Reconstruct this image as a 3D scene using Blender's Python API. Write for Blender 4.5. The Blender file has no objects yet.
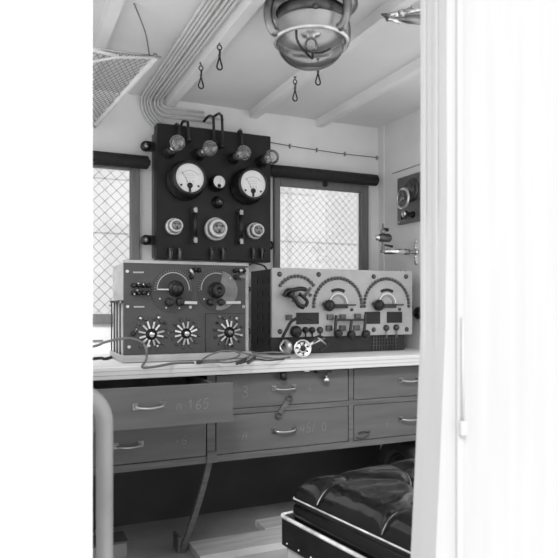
import bpy, math, random
from mathutils import Vector, Matrix
random.seed(4)
D = bpy.data
COL = bpy.context.scene.collection
R = math.radians
PI = math.pi
CY, SY = math.cos(R(24)), math.sin(R(24))
F = 616.0

def P(px, py, X=None, Y=None, Z=None):
    """where the sight line of a measured picture point meets a real plane of the van"""
    u = px - 279
    rx, ry, rz = SY*F + CY*u, CY*F - SY*u, 305 - py
    t = X/rx if X is not None else (Y/ry if Y is not None else Z/rz)
    return Vector((rx*t, ry*t, rz*t))

# ------------------------------------------------------------------ materials
def gray(v): return (v, v, v, 1)
MATS = {}
def mat(name, v, rough=.6, metal=0, var=.12, scale=12, bump=0.0, stretch=(1, 1, 1), spec=.5, coat=0, v2=None):
    if name in MATS: return MATS[name]
    m = D.materials.new(name); m.use_nodes = True
    nt = m.node_tree; N, L = nt.nodes, nt.links
    b = N['Principled BSDF']
    b.inputs['Roughness'].default_value = rough
    b.inputs['Metallic'].default_value = metal
    b.inputs['Specular IOR Level'].default_value = spec
    b.inputs['Coat Weight'].default_value = coat
    tc = N.new('ShaderNodeTexCoord'); mp = N.new('ShaderNodeMapping'); mp.inputs['Scale'].default_value = stretch
    nz = N.new('ShaderNodeTexNoise'); nz.inputs['Scale'].default_value = scale; nz.inputs['Detail'].default_value = 6
    cr = N.new('ShaderNodeValToRGB')
    cr.color_ramp.elements[0].position = .3; cr.color_ramp.elements[1].position = .7
    cr.color_ramp.elements[0].color = gray(v*(1-var)); cr.color_ramp.elements[1].color = gray(min(1, (v2 or v)*(1+var)))
    L.new(tc.outputs['Object'], mp.inputs['Vector']); L.new(mp.outputs['Vector'], nz.inputs['Vector'])
    L.new(nz.outputs['Fac'], cr.inputs['Fac']); L.new(cr.outputs['Color'], b.inputs['Base Color'])
    if bump:
        bp = N.new('ShaderNodeBump'); bp.inputs['Strength'].default_value = bump; bp.inputs['Distance'].default_value = .004
        L.new(nz.outputs['Fac'], bp.inputs['Height']); L.new(bp.outputs['Normal'], b.inputs['Normal'])
    MATS[name] = m
    return m

def glassmat(name, tint=.97, boost=1.0, ior=1.5):
    m = D.materials.new(name); m.use_nodes = True
    nt = m.node_tree; N, L = nt.nodes, nt.links
    N.remove(N['Principled BSDF'])
    out = N['Material Output']
    tr = N.new('ShaderNodeBsdfTransparent'); tr.inputs['Color'].default_value = gray(tint)
    gl = N.new('ShaderNodeBsdfGlossy'); gl.inputs['Roughness'].default_value = .03
    fr = N.new('ShaderNodeFresnel'); fr.inputs['IOR'].default_value = ior
    mu = N.new('ShaderNodeMath'); mu.operation = 'MULTIPLY'; mu.inputs[1].default_value = boost; mu.use_clamp = True
    mx = N.new('ShaderNodeMixShader')
    nz = N.new('ShaderNodeTexNoise'); nz.inputs['Scale'].default_value = 9
    bp = N.new('ShaderNodeBump'); bp.inputs['Strength'].default_value = .04
    L.new(nz.outputs['Fac'], bp.inputs['Height']); L.new(bp.outputs['Normal'], gl.inputs['Normal'])
    L.new(fr.outputs[0], mu.inputs[0]); L.new(mu.outputs[0], mx.inputs[0])
    L.new(tr.outputs[0], mx.inputs[1]); L.new(gl.outputs[0], mx.inputs[2]); L.new(mx.outputs[0], out.inputs[0])
    MATS[name] = m
    return m

WALL = mat('wall_paint', .84, .55, var=.05, scale=5, bump=.05)
CEIL = mat('ceiling_paint', .80, .5, var=.04, scale=4, bump=.04)
BEAM = mat('beam_paint', .84, .45, var=.04, scale=6)
OUTW = mat('outer_body_paint', .9, .45, var=.02, scale=7, stretch=(3, 3, .3))
FLOORM = mat('floor_lino', .42, .6, var=.25, scale=4, bump=.1)
POSTW = mat('doorway_post_paint', .44, .5, var=.04, scale=6, stretch=(6, 6, .3))
GROUNDM = mat('ground_gravel', .72, .9, var=.2, scale=10)
FAR = mat('far_render', .44, .9, var=.04, scale=2)
FAR2 = mat('far_render_dark', .425, .9, var=.05, scale=2)
FRAME = mat('window_frame_paint', .17, .5, var=.12, scale=18, stretch=(4, 4, .5))
ROLL = mat('blind_cloth', .018, .8, var=.3, scale=30, bump=.2)
WIRE = mat('mesh_wire', .28, .5, .2, var=.1)
GLASS = glassmat('window_glass', .96)
def bulbmat():
    m = glassmat('bulb_glass', .92, 3.0, 1.5); nt = m.node_tree; N, L = nt.nodes, nt.links
    df = N.new('ShaderNodeBsdfDiffuse'); df.inputs['Color'].default_value = gray(.8)
    mx = N.new('ShaderNodeMixShader'); mx.inputs[0].default_value = .07
    out = N['Material Output']; src = out.inputs[0].links[0].from_socket
    L.new(src, mx.inputs[1]); L.new(df.outputs[0], mx.inputs[2]); L.new(mx.outputs[0], out.inputs[0]); return m
DOME = glassmat('lamp_glass', .97, 1.2, 1.5)
BULB = bulbmat()
EBON = mat('ebonite', .013, .45, var=.35, scale=9, spec=.3)
BLACK = mat('black_enamel', .014, .3, var=.2)
BLACKM = mat('black_matt', .018, .6, var=.2)
PANEL = mat('slate_panel', .062, .42, var=.12, scale=20)
PANEL2 = mat('slate_panel_fine', .075, .4, var=.1, scale=20)
DISC = mat('dial_disc_dark', .042, .4, var=.2)
DISCL = mat('dial_disc_grey', .19, .35, .2, var=.25, scale=25)
CASE = mat('case_side_pale', .42, .5, var=.15, scale=8, stretch=(1, 1, 4))
PALE = mat('receiver_panel_pale', .50, .42, 0, var=.07, scale=22)
DARKW = mat('dark_box_wood', .022, .5, var=.3, scale=14)
CHROME = mat('bright_metal', .85, .25, 1, var=.08, scale=20)
NICK = mat('nickel', .66, .3, 1, var=.15, scale=20)
STEEL = mat('dull_steel', .30, .35, 1, var=.3, scale=14)
RING = mat('lamp_ring_metal', .72, .26, .6, var=.15, scale=14)
STUD = mat('stud_brass_grey', .13, .35, .3, var=.2)
BRASSD = mat('dark_brass', .12, .4, .8, var=.3, scale=18)
WHITE = mat('dial_white', .86, .4, var=.02)
PORC = mat('porcelain', .80, .2, var=.05, coat=.5)
INK = mat('ink', .04, .6)
INKG = mat('ink_grey', .35, .6)
IVORY = mat('ivory_strip', .62, .4, var=.05)
ARCL = mat('engraved_scale', .40, .5, var=.05)
TOP = mat('worktop_wood', .80, .55, var=.04, scale=7, bump=.12, stretch=(.5, 6, 6))
DRAW = mat('drawer_wood', .15, .5, var=.14, scale=5, bump=.05, stretch=(.6, 3, 5))
RAIL = mat('drawer_rail_wood', .15, .55, var=.25, scale=12, stretch=(.4, 3, 6))
DARKIN = mat('drawer_inside', .12, .7, var=.2)
CHALK = mat('chalk', .34, .9, var=.1)
COND = mat('conduit_paint', .62, .35, var=.05, scale=14)
CORD = mat('cord_cloth', .17, .7, var=.2, scale=60)
CORDD = mat('cord_dark', .05, .6, var=.2, scale=60)
NET = mat('net_string', .20, .8, var=.1, scale=60)
NETW = mat('net_bar_white', .82, .5, var=.04)
POST = mat('handrail_worn', .26, .45, .1, var=.35, scale=9, stretch=(1, 1, .5))
LEATH = mat('black_leather', .005, .15, var=.35, scale=11, bump=.35, spec=.42)
LEATHB = mat('black_leather_base', .008, .35, var=.5, scale=22, bump=.15, spec=.3)
SEAM = mat('pale_seam_leather', .14, .3, var=.7, scale=18, v2=.34)
WORN = mat('worn_piping', .55, .45, var=.5, scale=30)
RUB = mat('rubber', .03, .55, var=.2)
PLANK = mat('floor_plank_pale', .64, .6, var=.2, scale=7, bump=.1, stretch=(.5, 5, 1))
DARKP = mat('dark_lower_wall', .055, .6, var=.2, scale=4)
CRATE = mat('crate_wood', .34, .6, var=.2, scale=7, stretch=(.5, 5, 4))
REFL = mat('lamp_reflector', .92, .3, .0, var=.03)
PLATE = mat('wall_plate_grey', .16, .45, .2, var=.2, scale=14)

# ------------------------------------------------------------------ mesh builder
class MB:
    def __init__(s): s.v = []; s.f = []; s.sm = []
    def add(s, vs, fs, smooth=False):
        n = len(s.v); s.v += [Vector(v) for v in vs]
        s.f += [tuple(i+n for i in f) for f in fs]; s.sm += [smooth]*len(fs); return s
    def box(s, a, b, bev=0):
        x0, y0, z0 = [min(a[i], b[i]) for i in range(3)]; x1, y1, z1 = [max(a[i], b[i]) for i in range(3)]
        if bev <= 0:
            vs = [(x, y, z) for x in (x0, x1) for y in (y0, y1) for z in (z0, z1)]
            fs = [(0, 1, 3, 2), (4, 6, 7, 5), (0, 4, 5, 1), (2, 3, 7, 6), (0, 2, 6, 4), (1, 5, 7, 3)]
            return s.add(vs, fs)
        import bmesh
        bm = bmesh.new(); bmesh.ops.create_cube(bm, size=1)
        for v in bm.verts:
            v.co = Vector(((x0+x1)/2+v.co.x*(x1-x0), (y0+y1)/2+v.co.y*(y1-y0), (z0+z1)/2+v.co.z*(z1-z0)))
        bmesh.ops.bevel(bm, geom=bm.edges[:], offset=bev, segments=2, profile=.5, affect='EDGES')
        bm.verts.index_update()
        s.add([v.co.copy() for v in bm.verts], [tuple(v.index for v in f.verts) for f in bm.faces]); bm.free(); return s
    def bar(s, p, q, w, h, up=(0, 0, 1)):
        p, q = Vector(p), Vector(q); d = (q-p).normalized(); sd = d.cross(Vector(up))
        if sd.length < 1e-4: sd = d.cross(Vector((0, 1, 0)))
        sd.normalize(); u = sd.cross(d)
        vs = [e + sd*(i*w/2) + u*(j*h/2) for e in (p, q) for i, j in ((-1, -1), (1, -1), (1, 1), (-1, 1))]
        return s.add(vs, [(3, 2, 1, 0), (4, 5, 6, 7), (0, 1, 5, 4), (1, 2, 6, 5), (2, 3, 7, 6), (3, 0, 4, 7)])
    def tube(s, pts, r, seg=10, closed=False, cap=True):
        pts = [Vector(p) for p in pts]; n = len(pts)
        rs = r if isinstance(r, (list, tuple)) else [r]*n
        def tan(i):
            if closed: return (pts[(i+1) % n]-pts[i-1]).normalized()
            a = pts[max(i-1, 0)]; b = pts[min(i+1, n-1)]
            return (b-a).normalized()
        t = tan(0); u = t.cross(Vector((0, 0, 1)))
        if u.length < 1e-3: u = t.cross(Vector((1, 0, 0)))
        u.normalize(); vs = []
        for i in range(n):
            t = tan(i); u = (u - t*u.dot(t))
            if u.length < 1e-6: u = t.orthogonal()
            u.normalize(); w = t.cross(u)
            vs += [pts[i] + (u*math.cos(2*PI*k/seg) + w*math.sin(2*PI*k/seg))*rs[i] for k in range(seg)]
        fs = []
        for i in range(n if closed else n-1):
            j = (i+1) % n
            for k in range(seg):
                fs.append((i*seg+k, i*seg+(k+1) % seg, j*seg+(k+1) % seg, j*seg+k))
        s.add(vs, fs, True)
        if cap and not closed:
            s.add(vs[:seg], [tuple(range(seg-1, -1, -1))]); s.add(vs[-seg:], [tuple(range(seg))])
        return s
    def lathe(s, c, ax, prof, seg=28, smooth=True, a0=0, a1=2*PI):
        """prof: (radius, distance along ax)"""
        c, ax = Vector(c), Vector(ax).normalized(); u = ax.orthogonal().normalized(); w = ax.cross(u)
        n = len(prof); vs = []
        for k in range(seg):
            a = 2*PI*k/seg; e = u*math.cos(a) + w*math.sin(a)
            vs += [c + e*max(r, 1e-5) + ax*d for r, d in prof]
        fs = []
        for k in range(seg):
            j = (k+1) % seg
            for i in range(n-1): fs.append((k*n+i, j*n+i, j*n+i+1, k*n+i+1))
        return s.add(vs, fs, smooth)
    def cyl(s, c, ax, r, h, seg=20, b=0):
        if b: pr = [(0, 0), (r, 0), (r, h-b), (r-b, h), (0, h)]
        else: pr = [(0, 0), (r, 0), (r, h), (0, h)]
        return s.lathe(c, ax, pr, seg, smooth=False)
    def ball(s, c, r, seg=20, rings=12, sc=(1, 1, 1)):
        c = Vector(c); vs = []; fs = []
        for i in range(rings+1):
            th = PI*i/rings
            for k in range(seg):
                a = 2*PI*k/seg
                vs.append(c + Vector((r*sc[0]*math.sin(th)*math.cos(a), r*sc[1]*math.sin(th)*math.sin(a), r*sc[2]*math.cos(th))))
        for i in range(rings):
            for k in range(seg): fs.append((i*seg+k, (i+1)*seg+k, (i+1)*seg+(k+1) % seg, i*seg+(k+1) % seg))
        return s.add(vs, fs, True)
    def arc(s, c, r, a0, a1, wid, th, n=24, y=None):
        """flat ring sector lying on a Y = const face, raised th towards -Y"""
        c = Vector(c); vs = []; fs = []
        for i in range(n+1):
            a = R(a0+(a1-a0)*i/n); e = Vector((math.cos(a), 0, math.sin(a)))
            for rr in (r-wid/2, r+wid/2):
                for dy in (0, -th): vs.append(c+e*rr+Vector((0, dy, 0)))
        for i in range(n):
            a, b = i*4, i*4+4
            fs += [(a+1, a+3, b+3, b+1), (a, b, b+2, a+2), (a, a+1, b+1, b), (a+2, b+2, b+3, a+3)]
        fs += [(0, 2, 3, 1), (n*4, n*4+1, n*4+3, n*4+2)]
        return s.add(vs, fs)
    def rot(s, M):
        s.v = [M @ v for v in s.v]; return s
    def build(s, name, m, parent=None, origin=None):
        import bmesh
        if parent is not None: o0 = WO[parent.name]
        else: o0 = Vector(origin) if origin is not None else Vector((0, 0, 0))
        me = D.meshes.new(name)
        me.from_pydata([v-o0 for v in s.v], [], s.f)
        for p, f in zip(me.polygons, s.sm): p.use_smooth = f
        bm = bmesh.new(); bm.from_mesh(me); bmesh.ops.remove_doubles(bm, verts=bm.verts, dist=2e-6)
        bmesh.ops.recalc_face_normals(bm, faces=bm.faces); bm.to_mesh(me); bm.free()
        me.materials.append(m)
        o = D.objects.new(name, me); COL.objects.link(o)
        if parent is not None: o.parent = parent; WO[o.name] = o0
        else: o.location = o0; WO[o.name] = o0
        return o
WO = {}
def thing(name, label, cat, loc, group=None):
    o = D.objects.new(name, None); COL.objects.link(o); o.location = loc; o.empty_display_size = .03
    WO[o.name] = Vector(loc); o['label'] = label; o['category'] = cat
    if group: o['group'] = group
    return o
def tag(o, label, cat, group=None):
    o['label'] = label; o['category'] = cat
    if group: o['group'] = group
    return o
def struct(name, mb, m, parent=None):
    o = mb.build(name, m, parent)
    if parent is None: o['kind'] = 'structure'
    return o
def smooth_path(pts, n=6, closed=False):
    pts = [Vector(p) for p in pts]; out = []; N = len(pts)
    rng = range(N if closed else N-1)
    for i in rng:
        if closed: p0, p1, p2, p3 = pts[i-1], pts[i], pts[(i+1) % N], pts[(i+2) % N]
        else: p0, p1, p2, p3 = pts[max(i-1, 0)], pts[i], pts[i+1], pts[min(i+2, N-1)]
        for k in range(n):
            t = k/n
            out.append(.5*((2*p1)+(-p0+p2)*t+(2*p0-5*p1+4*p2-p3)*t*t+(-p0+3*p1-3*p2+p3)*t**3))
    if not closed: out.append(pts[-1])
    return out

# ------------------------------------------------------------------ setting
XL, XR, YB, YR = .075, 1.716, 2.62, .84
ZC, ZF = .886, -.92
WIN = [(.13, .481, -.037, .566), (1.166, 1.604, -.037, .555)]
def holed(mb, x0, x1, z0, z1, holes, y0, y1):
    xs = sorted({x0, x1, *[h[0] for h in holes], *[h[1] for h in holes]})
    zs = sorted({z0, z1, *[h[2] for h in holes], *[h[3] for h in holes]})
    for i in range(len(xs)-1):
        for j in range(len(zs)-1):
            cx, cz = (xs[i]+xs[i+1])/2, (zs[j]+zs[j+1])/2
            if any(h[0] < cx < h[1] and h[2] < cz < h[3] for h in holes): continue
            mb.box((xs[i], y0, zs[j]), (xs[i+1], y1, zs[j+1]))
    return mb
struct('wall_back', holed(MB(), XL-.05, XR+.05, ZF-.05, ZC+.03, WIN, YB, YB+.022), WALL)
# side walls; each has an unseen window added to let in daylight
def side_wall(name, x0, x1, ya, yb, xf):
    lw = MB()
    for (y0, y1, z0, z1) in ((YR, ya, ZF-.05, ZC), (ya, yb, ZF-.05, -.12), (ya, yb, .80, ZC), (yb, YB, ZF-.05, ZC)):
        lw.box((x0, y0, z0), (x1, y1, z1))
    struct(name, lw, WALL)
    fr = MB(); ym = (ya+yb)/2; xa, xb = xf
    for (y0, y1, z0, z1) in ((ya, ya+.03, -.12, .8), (yb-.03, yb, -.12, .8), (ya, yb, -.12, -.09), (ya, yb, .77, .8), (ym-.012, ym+.012, -.09, .77)):
        fr.box((xa, y0, z0), (xb, y1, z1))
    return fr
f = side_wall('wall_left', XL-.05, XL, .93, 2.55, (XL-.04, XL-.01)); struct('window_3', f, FRAME)
f = side_wall('wall_right', XR, XR+.05, .93, 2.08, (XR+.01, XR+.04)); struct('window_4', f, FRAME)
struct('ceiling', MB().box((XL-.05, YR-.06, ZC), (XR+.05, YB+.05, ZC+.04)), CEIL)
struct('floor', MB().box((XL-.05, YR-.06, ZF-.05), (XR+.05, YB, ZF)), FLOORM)
struct('trim_10', MB().box((XL, YB-.008, ZF), (XR, YB, -.245)), DARKP)  # thin dark sheet over the back wall below the worktop
# rear wall : left corner panel and doorway post; unseen opening beyond it added for daylight
rl = MB().box((-1.2, YR-.063, -1.9), (.097, YR, 1.05))
struct('wall_rear_left', rl, OUTW)
ys = [-40, 100, 200, 330, 410, 450, 500, 550, 700]; xs = [422, 422, 422.3, 420.5, 417.3, 415.7, 413.3, 411, 405]
mb = MB(); vs = []
for y, x in zip(ys, xs):
    p = P(x, y, Y=YR)
    for X, Y in ((p.x, YR), (p.x, YR-.063), (1.02, YR-.063), (1.02, YR)): vs.append((X, Y, p.z))
fs = []
for i in range(len(ys)-1):
    a, b = 4*i, 4*i+4
    for k in range(4): fs.append((a+k, a+(k+1) % 4, b+(k+1) % 4, b+k))
fs += [(0, 1, 2, 3), tuple(4*(len(ys)-1)+k for k in (3, 2, 1, 0))]
mb.add(vs, fs); struct('wall_rear_right', mb, POSTW)
# mouldings on the post reveal and on its outer face
jm = MB()
jm.box((.634, YR-.012, -.5), (.6285, YR-.004, .9)); jm.box((.634, YR-.042, -.35), (.630, YR-.034, .9))
struct('trim_1', jm, POSTW)
jm = MB().box((.652, YR-.063, -1.0), (.664, YR-.069, .9), .002)
struct('trim_2', jm, POSTW)
# beams
for i, x in enumerate((.29, .65, 1.04, 1.378)):
    b = MB(); w, h = .023, .034
    vs = [(x-w, YR, ZC), (x-w*.72, YR, ZC-h), (x+w*.72, YR, ZC-h), (x+w, YR, ZC)]
    vs += [(a, YB, c) for a, _, c in vs]
    b.add(vs, [(0, 1, 2, 3), (7, 6, 5, 4), (0, 4, 5, 1), (1, 5, 6, 2), (2, 6, 7, 3), (3, 7, 4, 0)])
    o = struct('trim_%d' % (i+3), b, BEAM)
# seam strips on the walls and corner post
b = MB().box((XR-.004, 1.2, .634), (XR, 2.5, .638)); struct('trim_7', b, INKG)
b = MB().box((1.662, YB-.004, -.2), (1.716, YB, .57)).box((XR-.006, YB-.05, -.2), (XR, YB, ZC)); struct('trim_8', b, WALL)
b = MB().box((XL, YB-.006, -.150), (.37, YB, -.144)); struct('trim_9', b, RAIL)

def window(n, w, fx0, fx1, pitch):
    x0, x1, z0, z1 = w
    fr = MB()
    y0, y1 = YB-.018, YB+.012
    fr.box((fx0, y0, z0-.04), (x0, y1, z1+.05), .003); fr.box((x1, y0, z0-.04), (fx1, y1, z1+.05), .003)
    fr.box((x0, y0, z1), (x1, y1, z1+.05), .003); fr.box((x0, y0, z0-.04), (x1, y1, z0), .003)
    f = struct('window_%d' % n, fr, FRAME)
    struct('pane', MB().box((x0, YB+.004, z0), (x1, YB+.006, z1)), GLASS, f)
    m = MB(); W, H = x1-x0, z1-z0
    k = -H
    while k < W:
        for s_ in (1, -1):
            a0 = max(0, k); a1 = min(W, k+H)
            if a1 > a0:
                za, zb = a0-k, a1-k
                if s_ < 0: za, zb = H-za, H-zb
                yy = YB+.018+.0008*s_
                m.tube([(x0+a0, yy, z0+za), (x0+a1, yy, z0+zb)], .0010, 4, cap=False)
        k += pitch
    struct('wire_mesh', m, WIRE, f)
    return f
window(1, WIN[0], .10, .519, .048)
window(2, WIN[1], 1.136, 1.645, .036)

# outside
b = MB().box((-30, -30, -1.95), (40, 40, -1.9)); o = b.build('ground', GROUNDM); o['kind'] = 'structure'
t = thing('neighbouring_building', 'pale rendered building seen through the wire-meshed window panes', 'building', (3, 7, -1.9))
MB().box((-3, 7, -1.9), (12, 8, 3.2)).build('wall', FAR, t)
MB().box((-3, 6.985, .80), (12, 7, .86)).box((-3, 6.99, 1.40), (3.6, 7, 1.42)).build('ledge', FAR2, t)

# ------------------------------------------------------------------ roller blinds
def blind(x0, x1, z, label, knob):
    t = thing('roller_blind', label, 'blind', ((x0+x1)/2, 2.575, z), 'rolled blinds over the windows')
    y = 2.572
    MB().lathe((x0, y, z), (1, 0, 0), [(0, 0), (.022, 0), (.0275, .005), (.0275, x1-x0-.005), (.022, x1-x0), (0, x1-x0)], 20).build('blind_roll', ROLL, t)
    for x in (x0+.02, x1-.02): MB().box((x-.006, y-.005, z-.012), (x+.006, YB, z+.012)).build('bracket', BLACKM, t)
    MB().lathe((x1, y, z), (1, 0, 0), [(0, 0), (.012, 0), (.014, .004), (.010, .008), (0, .009)], 14).build('end_cap', BLACK, t)
    if knob:
        MB().lathe(knob, (0, -1, 0), [(0, 0), (.013, 0), (.013, .006), (.007, .012), (0, .013)], 14).build('catch', BLACKM, t)
    return t
blind(.09, .548, .594, 'black rolled blind over the left window beside the switchboard', None)
blind(1.095, 1.672, .612, 'long black rolled blind over the window right of the switchboard', (1.398, YB-.020, .577))

# ------------------------------------------------------------------ switchboard
BY, BB = 2.50, 2.59
bx0, bx1, bz0, bz1 = .568, 1.074, .188, .745
t = SB = thing('switchboard', 'black electrical switchboard with bulbs, meters and fuses mounted on the back wall', 'switchboard', (.82, YB, .188))
MB().box((bx0, BY, bz0), (bx1, BB-.03, bz1), .004).build('panel', EBON, t)
MB().box((bx0+.004, BB-.03, bz0+.01), (bx1-.004, YB-.002, bz1-.025)).build('mounting_frame', PANEL, t)
for (px, py, sx) in ((149.4, 145, 1), (149.4, 239.5, 1), (273, 245, -1)):
    p = P(px, py, Y=2.55)
    if sx < 0: p.x = bx1+.012
    lg = MB().bar((p.x-.01*sx, 2.575, p.z), (p.x+.05*sx, 2.575, p.z), .016, .04)
    lg.lathe((p.x-.01*sx, 2.583, p.z), (0, -1, 0), [(0, 0), (.021, 0), (.021, .016), (0, .016)], 18)
    l_ = lg.build('mounting_lug', BLACK, t)
    MB().lathe((p.x-.008*sx, 2.567, p.z), (0, -1, 0), [(.012, 0), (.012, .006), (.006, .010), (0, .011)], 12).build('bolt', STEEL, l_)

def meter(x, z, r, dep, big, seed):
    rr = random.Random(seed)
    base = r*1.36
    h = MB().lathe((x, BY, z), (0, -1, 0), [(0, 0), (base, 0), (base, .02), (r*1.2, .026), (r*1.2, dep-.010), (r*1.12, dep), (r*1.0, dep), (r*.99, dep-.008), (0, dep-.009)], 40).build('meter', BLACK, SB)
    yf = BY-dep+.0085
    MB().cyl((x, yf, z), (0, -1, 0), r*.985, .0008, 40).build('dial_face', WHITE, h)
    y2 = yf-.001
    if big:
        d = MB()
        d.arc((x, y2, z-.25*r), r*.75, 40, 140, r*.025, .0003, 20)
        for k in range(11):
            a = R(40+10*k); e = Vector((math.cos(a), 0, math.sin(a))); c = Vector((x, y2-.0002, z-.25*r))
            d.bar(c+e*r*.75, c+e*r*(.86 if k % 5 == 0 else .81), .0009, .0004, (0, 1, 0))
        for q, (zz, ww) in enumerate(((.28, .30), (.17, .36), (.02, .30))):
            d.bar((x-ww*r, y2-.0002, z+zz*r), (x+ww*r, y2-.0002, z+zz*r), .0008, .0004, (0, 1, 0))
        for k in range(3):
            xx = x+(-.22+.22*k)*r
            d.bar((xx, y2-.0002, z-.12*r), (xx+.02*r, y2-.0002, z-.30*r), .0018, .0004, (0, 1, 0))
        d.build('scale_markings', INKG, h)
        n = MB().bar((x, y2-.0012, z-.50*r), (x-.58*r, y2-.0012, z+.42*r), .0010, .0006, (0, 1, 0))
        n.build('needle', INK, h)
        k = MB().lathe((x, y2, z-.52*r), (0, -1, 0), [(0, 0), (r*.19, 0), (r*.19, .004), (r*.12, .008), (0, .009)], 16)
        k.bar((x, y2-.002, z-.6*r), (x, y2-.002, z-.95*r), r*.15, .003, (0, 1, 0))
        k.build('needle_hub', BLACKM, h)
        for sx in (-1, 1):
            MB().cyl((x+sx*.60*r, y2, z-.52*r), (0, -1, 0), r*.075, .003, 10).build('screw', INK, h)
    else:
        k = MB().lathe((x, y2, z-.6*r), (0, -1, 0), [(0, 0), (r*.28, 0), (r*.28, .003), (0, .004)], 14)
        k.build('needle_hub', BLACKM, h)
        MB().bar((x, y2-.001, z-.5*r), (x+.25*r, y2-.001, z+.5*r), .0009, .0006, (0, 1, 0)).build('needle', INKG, h)
meter(.684, .514, .0595, .085, True, 1)
meter(.959, .512, .0575, .085, True, 2)
meter(.820, .515, .0265, .05, False, 3)

# bulbs and sockets
for k, (sx_, sz_, px, py) in enumerate(((169, 152.4, 177.6, 143), (198.6, 155, 210, 148.4), (233, 158.6, 243.5, 153), (261, 162.4, 271.7, 157))):
    s_ = P(sx_, sz_, Y=BY)
    c = P(px, py, Y=2.376) if k < 3 else P(px, py, Y=2.376)
    so = MB().lathe(s_, (0, -1, 0), [(0, 0), (.026, 0), (.026, .012), (.021, .018), (.021, .05), (.017, .055), (0, .055)], 20).build('lamp_socket', BLACK, SB)
    ax = (c - (s_+Vector((0, -.05, 0)))).normalized(); b0 = s_+Vector((0, -.05, 0))
    L_ = (c-b0).length
    MB().lathe(b0, ax, [(0, 0), (.012, 0), (.0125, .025), (0, .026)], 16).build('bulb_cap', NICK, so)
    prof = [(.0115, .024)]
    for i in range(13):
        a = R(20+160*i/12); prof.append((.0315*math.sin(a), L_-.0315*math.cos(a)))
    bu = MB().lathe(b0, ax, prof, 24).build('bulb', BULB, so)
    fi = MB().tube([b0+ax*.026, b0+ax*(L_-.01)], .002, 6)
    u = ax.orthogonal().normalized(); w = ax.cross(u)
    fi.tube([b0+ax*(L_-.012+.012*(i % 2)) + (u*math.cos(i*.8)+w*math.sin(i*.8))*.012 for i in range(9)], .0007, 5)
    fi.build('filament', BRASSD, so)

# knob
p = P(218.8, 202, Y=2.48)
MB().lathe((p.x, BY, p.z), (0, -1, 0), [(0, 0), (.026, 0), (.026, .008), (.017, .012), (.019, .03), (.014, .036), (0, .036)], 20).build('control_knob', BLACK, SB)
p2 = Vector((p.x, BY-.036, p.z)); MB().ball(p2, .006, 10, 6).build('knob_stud', STEEL, SB)
# porcelain screw fuses
for (px, py, r) in ((177, 225.2, .035), (219.3, 227.9, .049), (258.8, 229.8, .036)):
    p = P(px, py, Y=2.44)
    f = MB().lathe((p.x, BY, p.z), (0, -1, 0), [(0, 0), (r, 0), (r, .018), (r*.93, .026), (r*.80, .027), (r*.80, .05), (r*.74, .058), (r*.62, .062), (r*.55, .055), (0, .053)], 32).build('screw_fuse', PORC, SB)
    MB().lathe((p.x, BY-.027, p.z), (0, -1, 0), [(r*.82, 0), (r*.82, .020), (r*.78, .024), (r*.76, .020)], 28).build('screw_collar', NICK, f)
    MB().lathe((p.x, BY-.053, p.z), (0, -1, 0), [(0, 0), (r*.5, 0), (r*.48, .010), (r*.3, .013), (r*.22, .008), (0, .008)], 20).build('fuse_cap', STEEL, f)
    c = MB()
    for k in range(3):
        a = R(30+120*k); c.cyl((p.x+math.cos(a)*r*.3, BY-.060, p.z+math.sin(a)*r*.3), (0, -1, 0), r*.11, .006, 8)
    c.build('contact_holes', BLACK, f)
    MB().arc((p.x, BY-.0265, p.z), r*.86, 0, 359.9, r*.03, .001, 32).build('metal_ring', STEEL, f)
# tubular fuses
for (px, y0, y1) in ((195, 206, 243), (240.8, 208.5, 244)):
    a, b_ = P(px, y0, Y=2.47), P(px, y1, Y=2.47)
    f = MB().tube([(a.x, 2.468, a.z-.028), (a.x, 2.468, b_.z+.028)], .0085, 12).build('tube_fuse', BLACK, SB)
    for z, s_ in ((a.z-.014, 1), (b_.z+.014, -1)):
        c = MB().box((a.x-.007, 2.458, z-.014), (a.x+.007, BY, z-.004*0+.006)).lathe((a.x, 2.468, z-.012), (0, 0, 1), [(0, 0), (.0098, 0), (.0098, .024), (0, .024)], 12)
        c.build('fuse_clip', STEEL, f)
# knife switches
for px in (171, 180.5, 212.5, 224, 254.5, 263):
    p = P(px, 253, Y=2.48); x = p.x
    k = MB().box((x-.006, 2.485, p.z-.022), (x+.006, BY, p.z+.020), .001).bar((x, 2.475, p.z-.02), (x, 2.462, p.z+.012), .004, .010, (0, 1, 0))
    k = k.build('knife_switch', STEEL if px < 200 else BRASSD, SB)
    MB().lathe((x, 2.462, p.z+.010), (0, -.4, 1), [(0, 0), (.006, 0), (.008, .006), (.005, .012), (0, .013)], 10).build('switch_handle', BLACK, k)
    MB().cyl((x, BY-.001, p.z+.014), (0, -1, 0), .011, .008, 12).cyl((x, BY-.001, p.z-.018), (0, -1, 0), .009, .006, 12).build('terminal', BLACK, k)
# bottom slot line
MB().box((bx0+.03, BY-.0015, bz0+.012), (bx1-.03, BY, bz0+.0145)).build('bottom_bead', BLACKM, SB)

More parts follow.
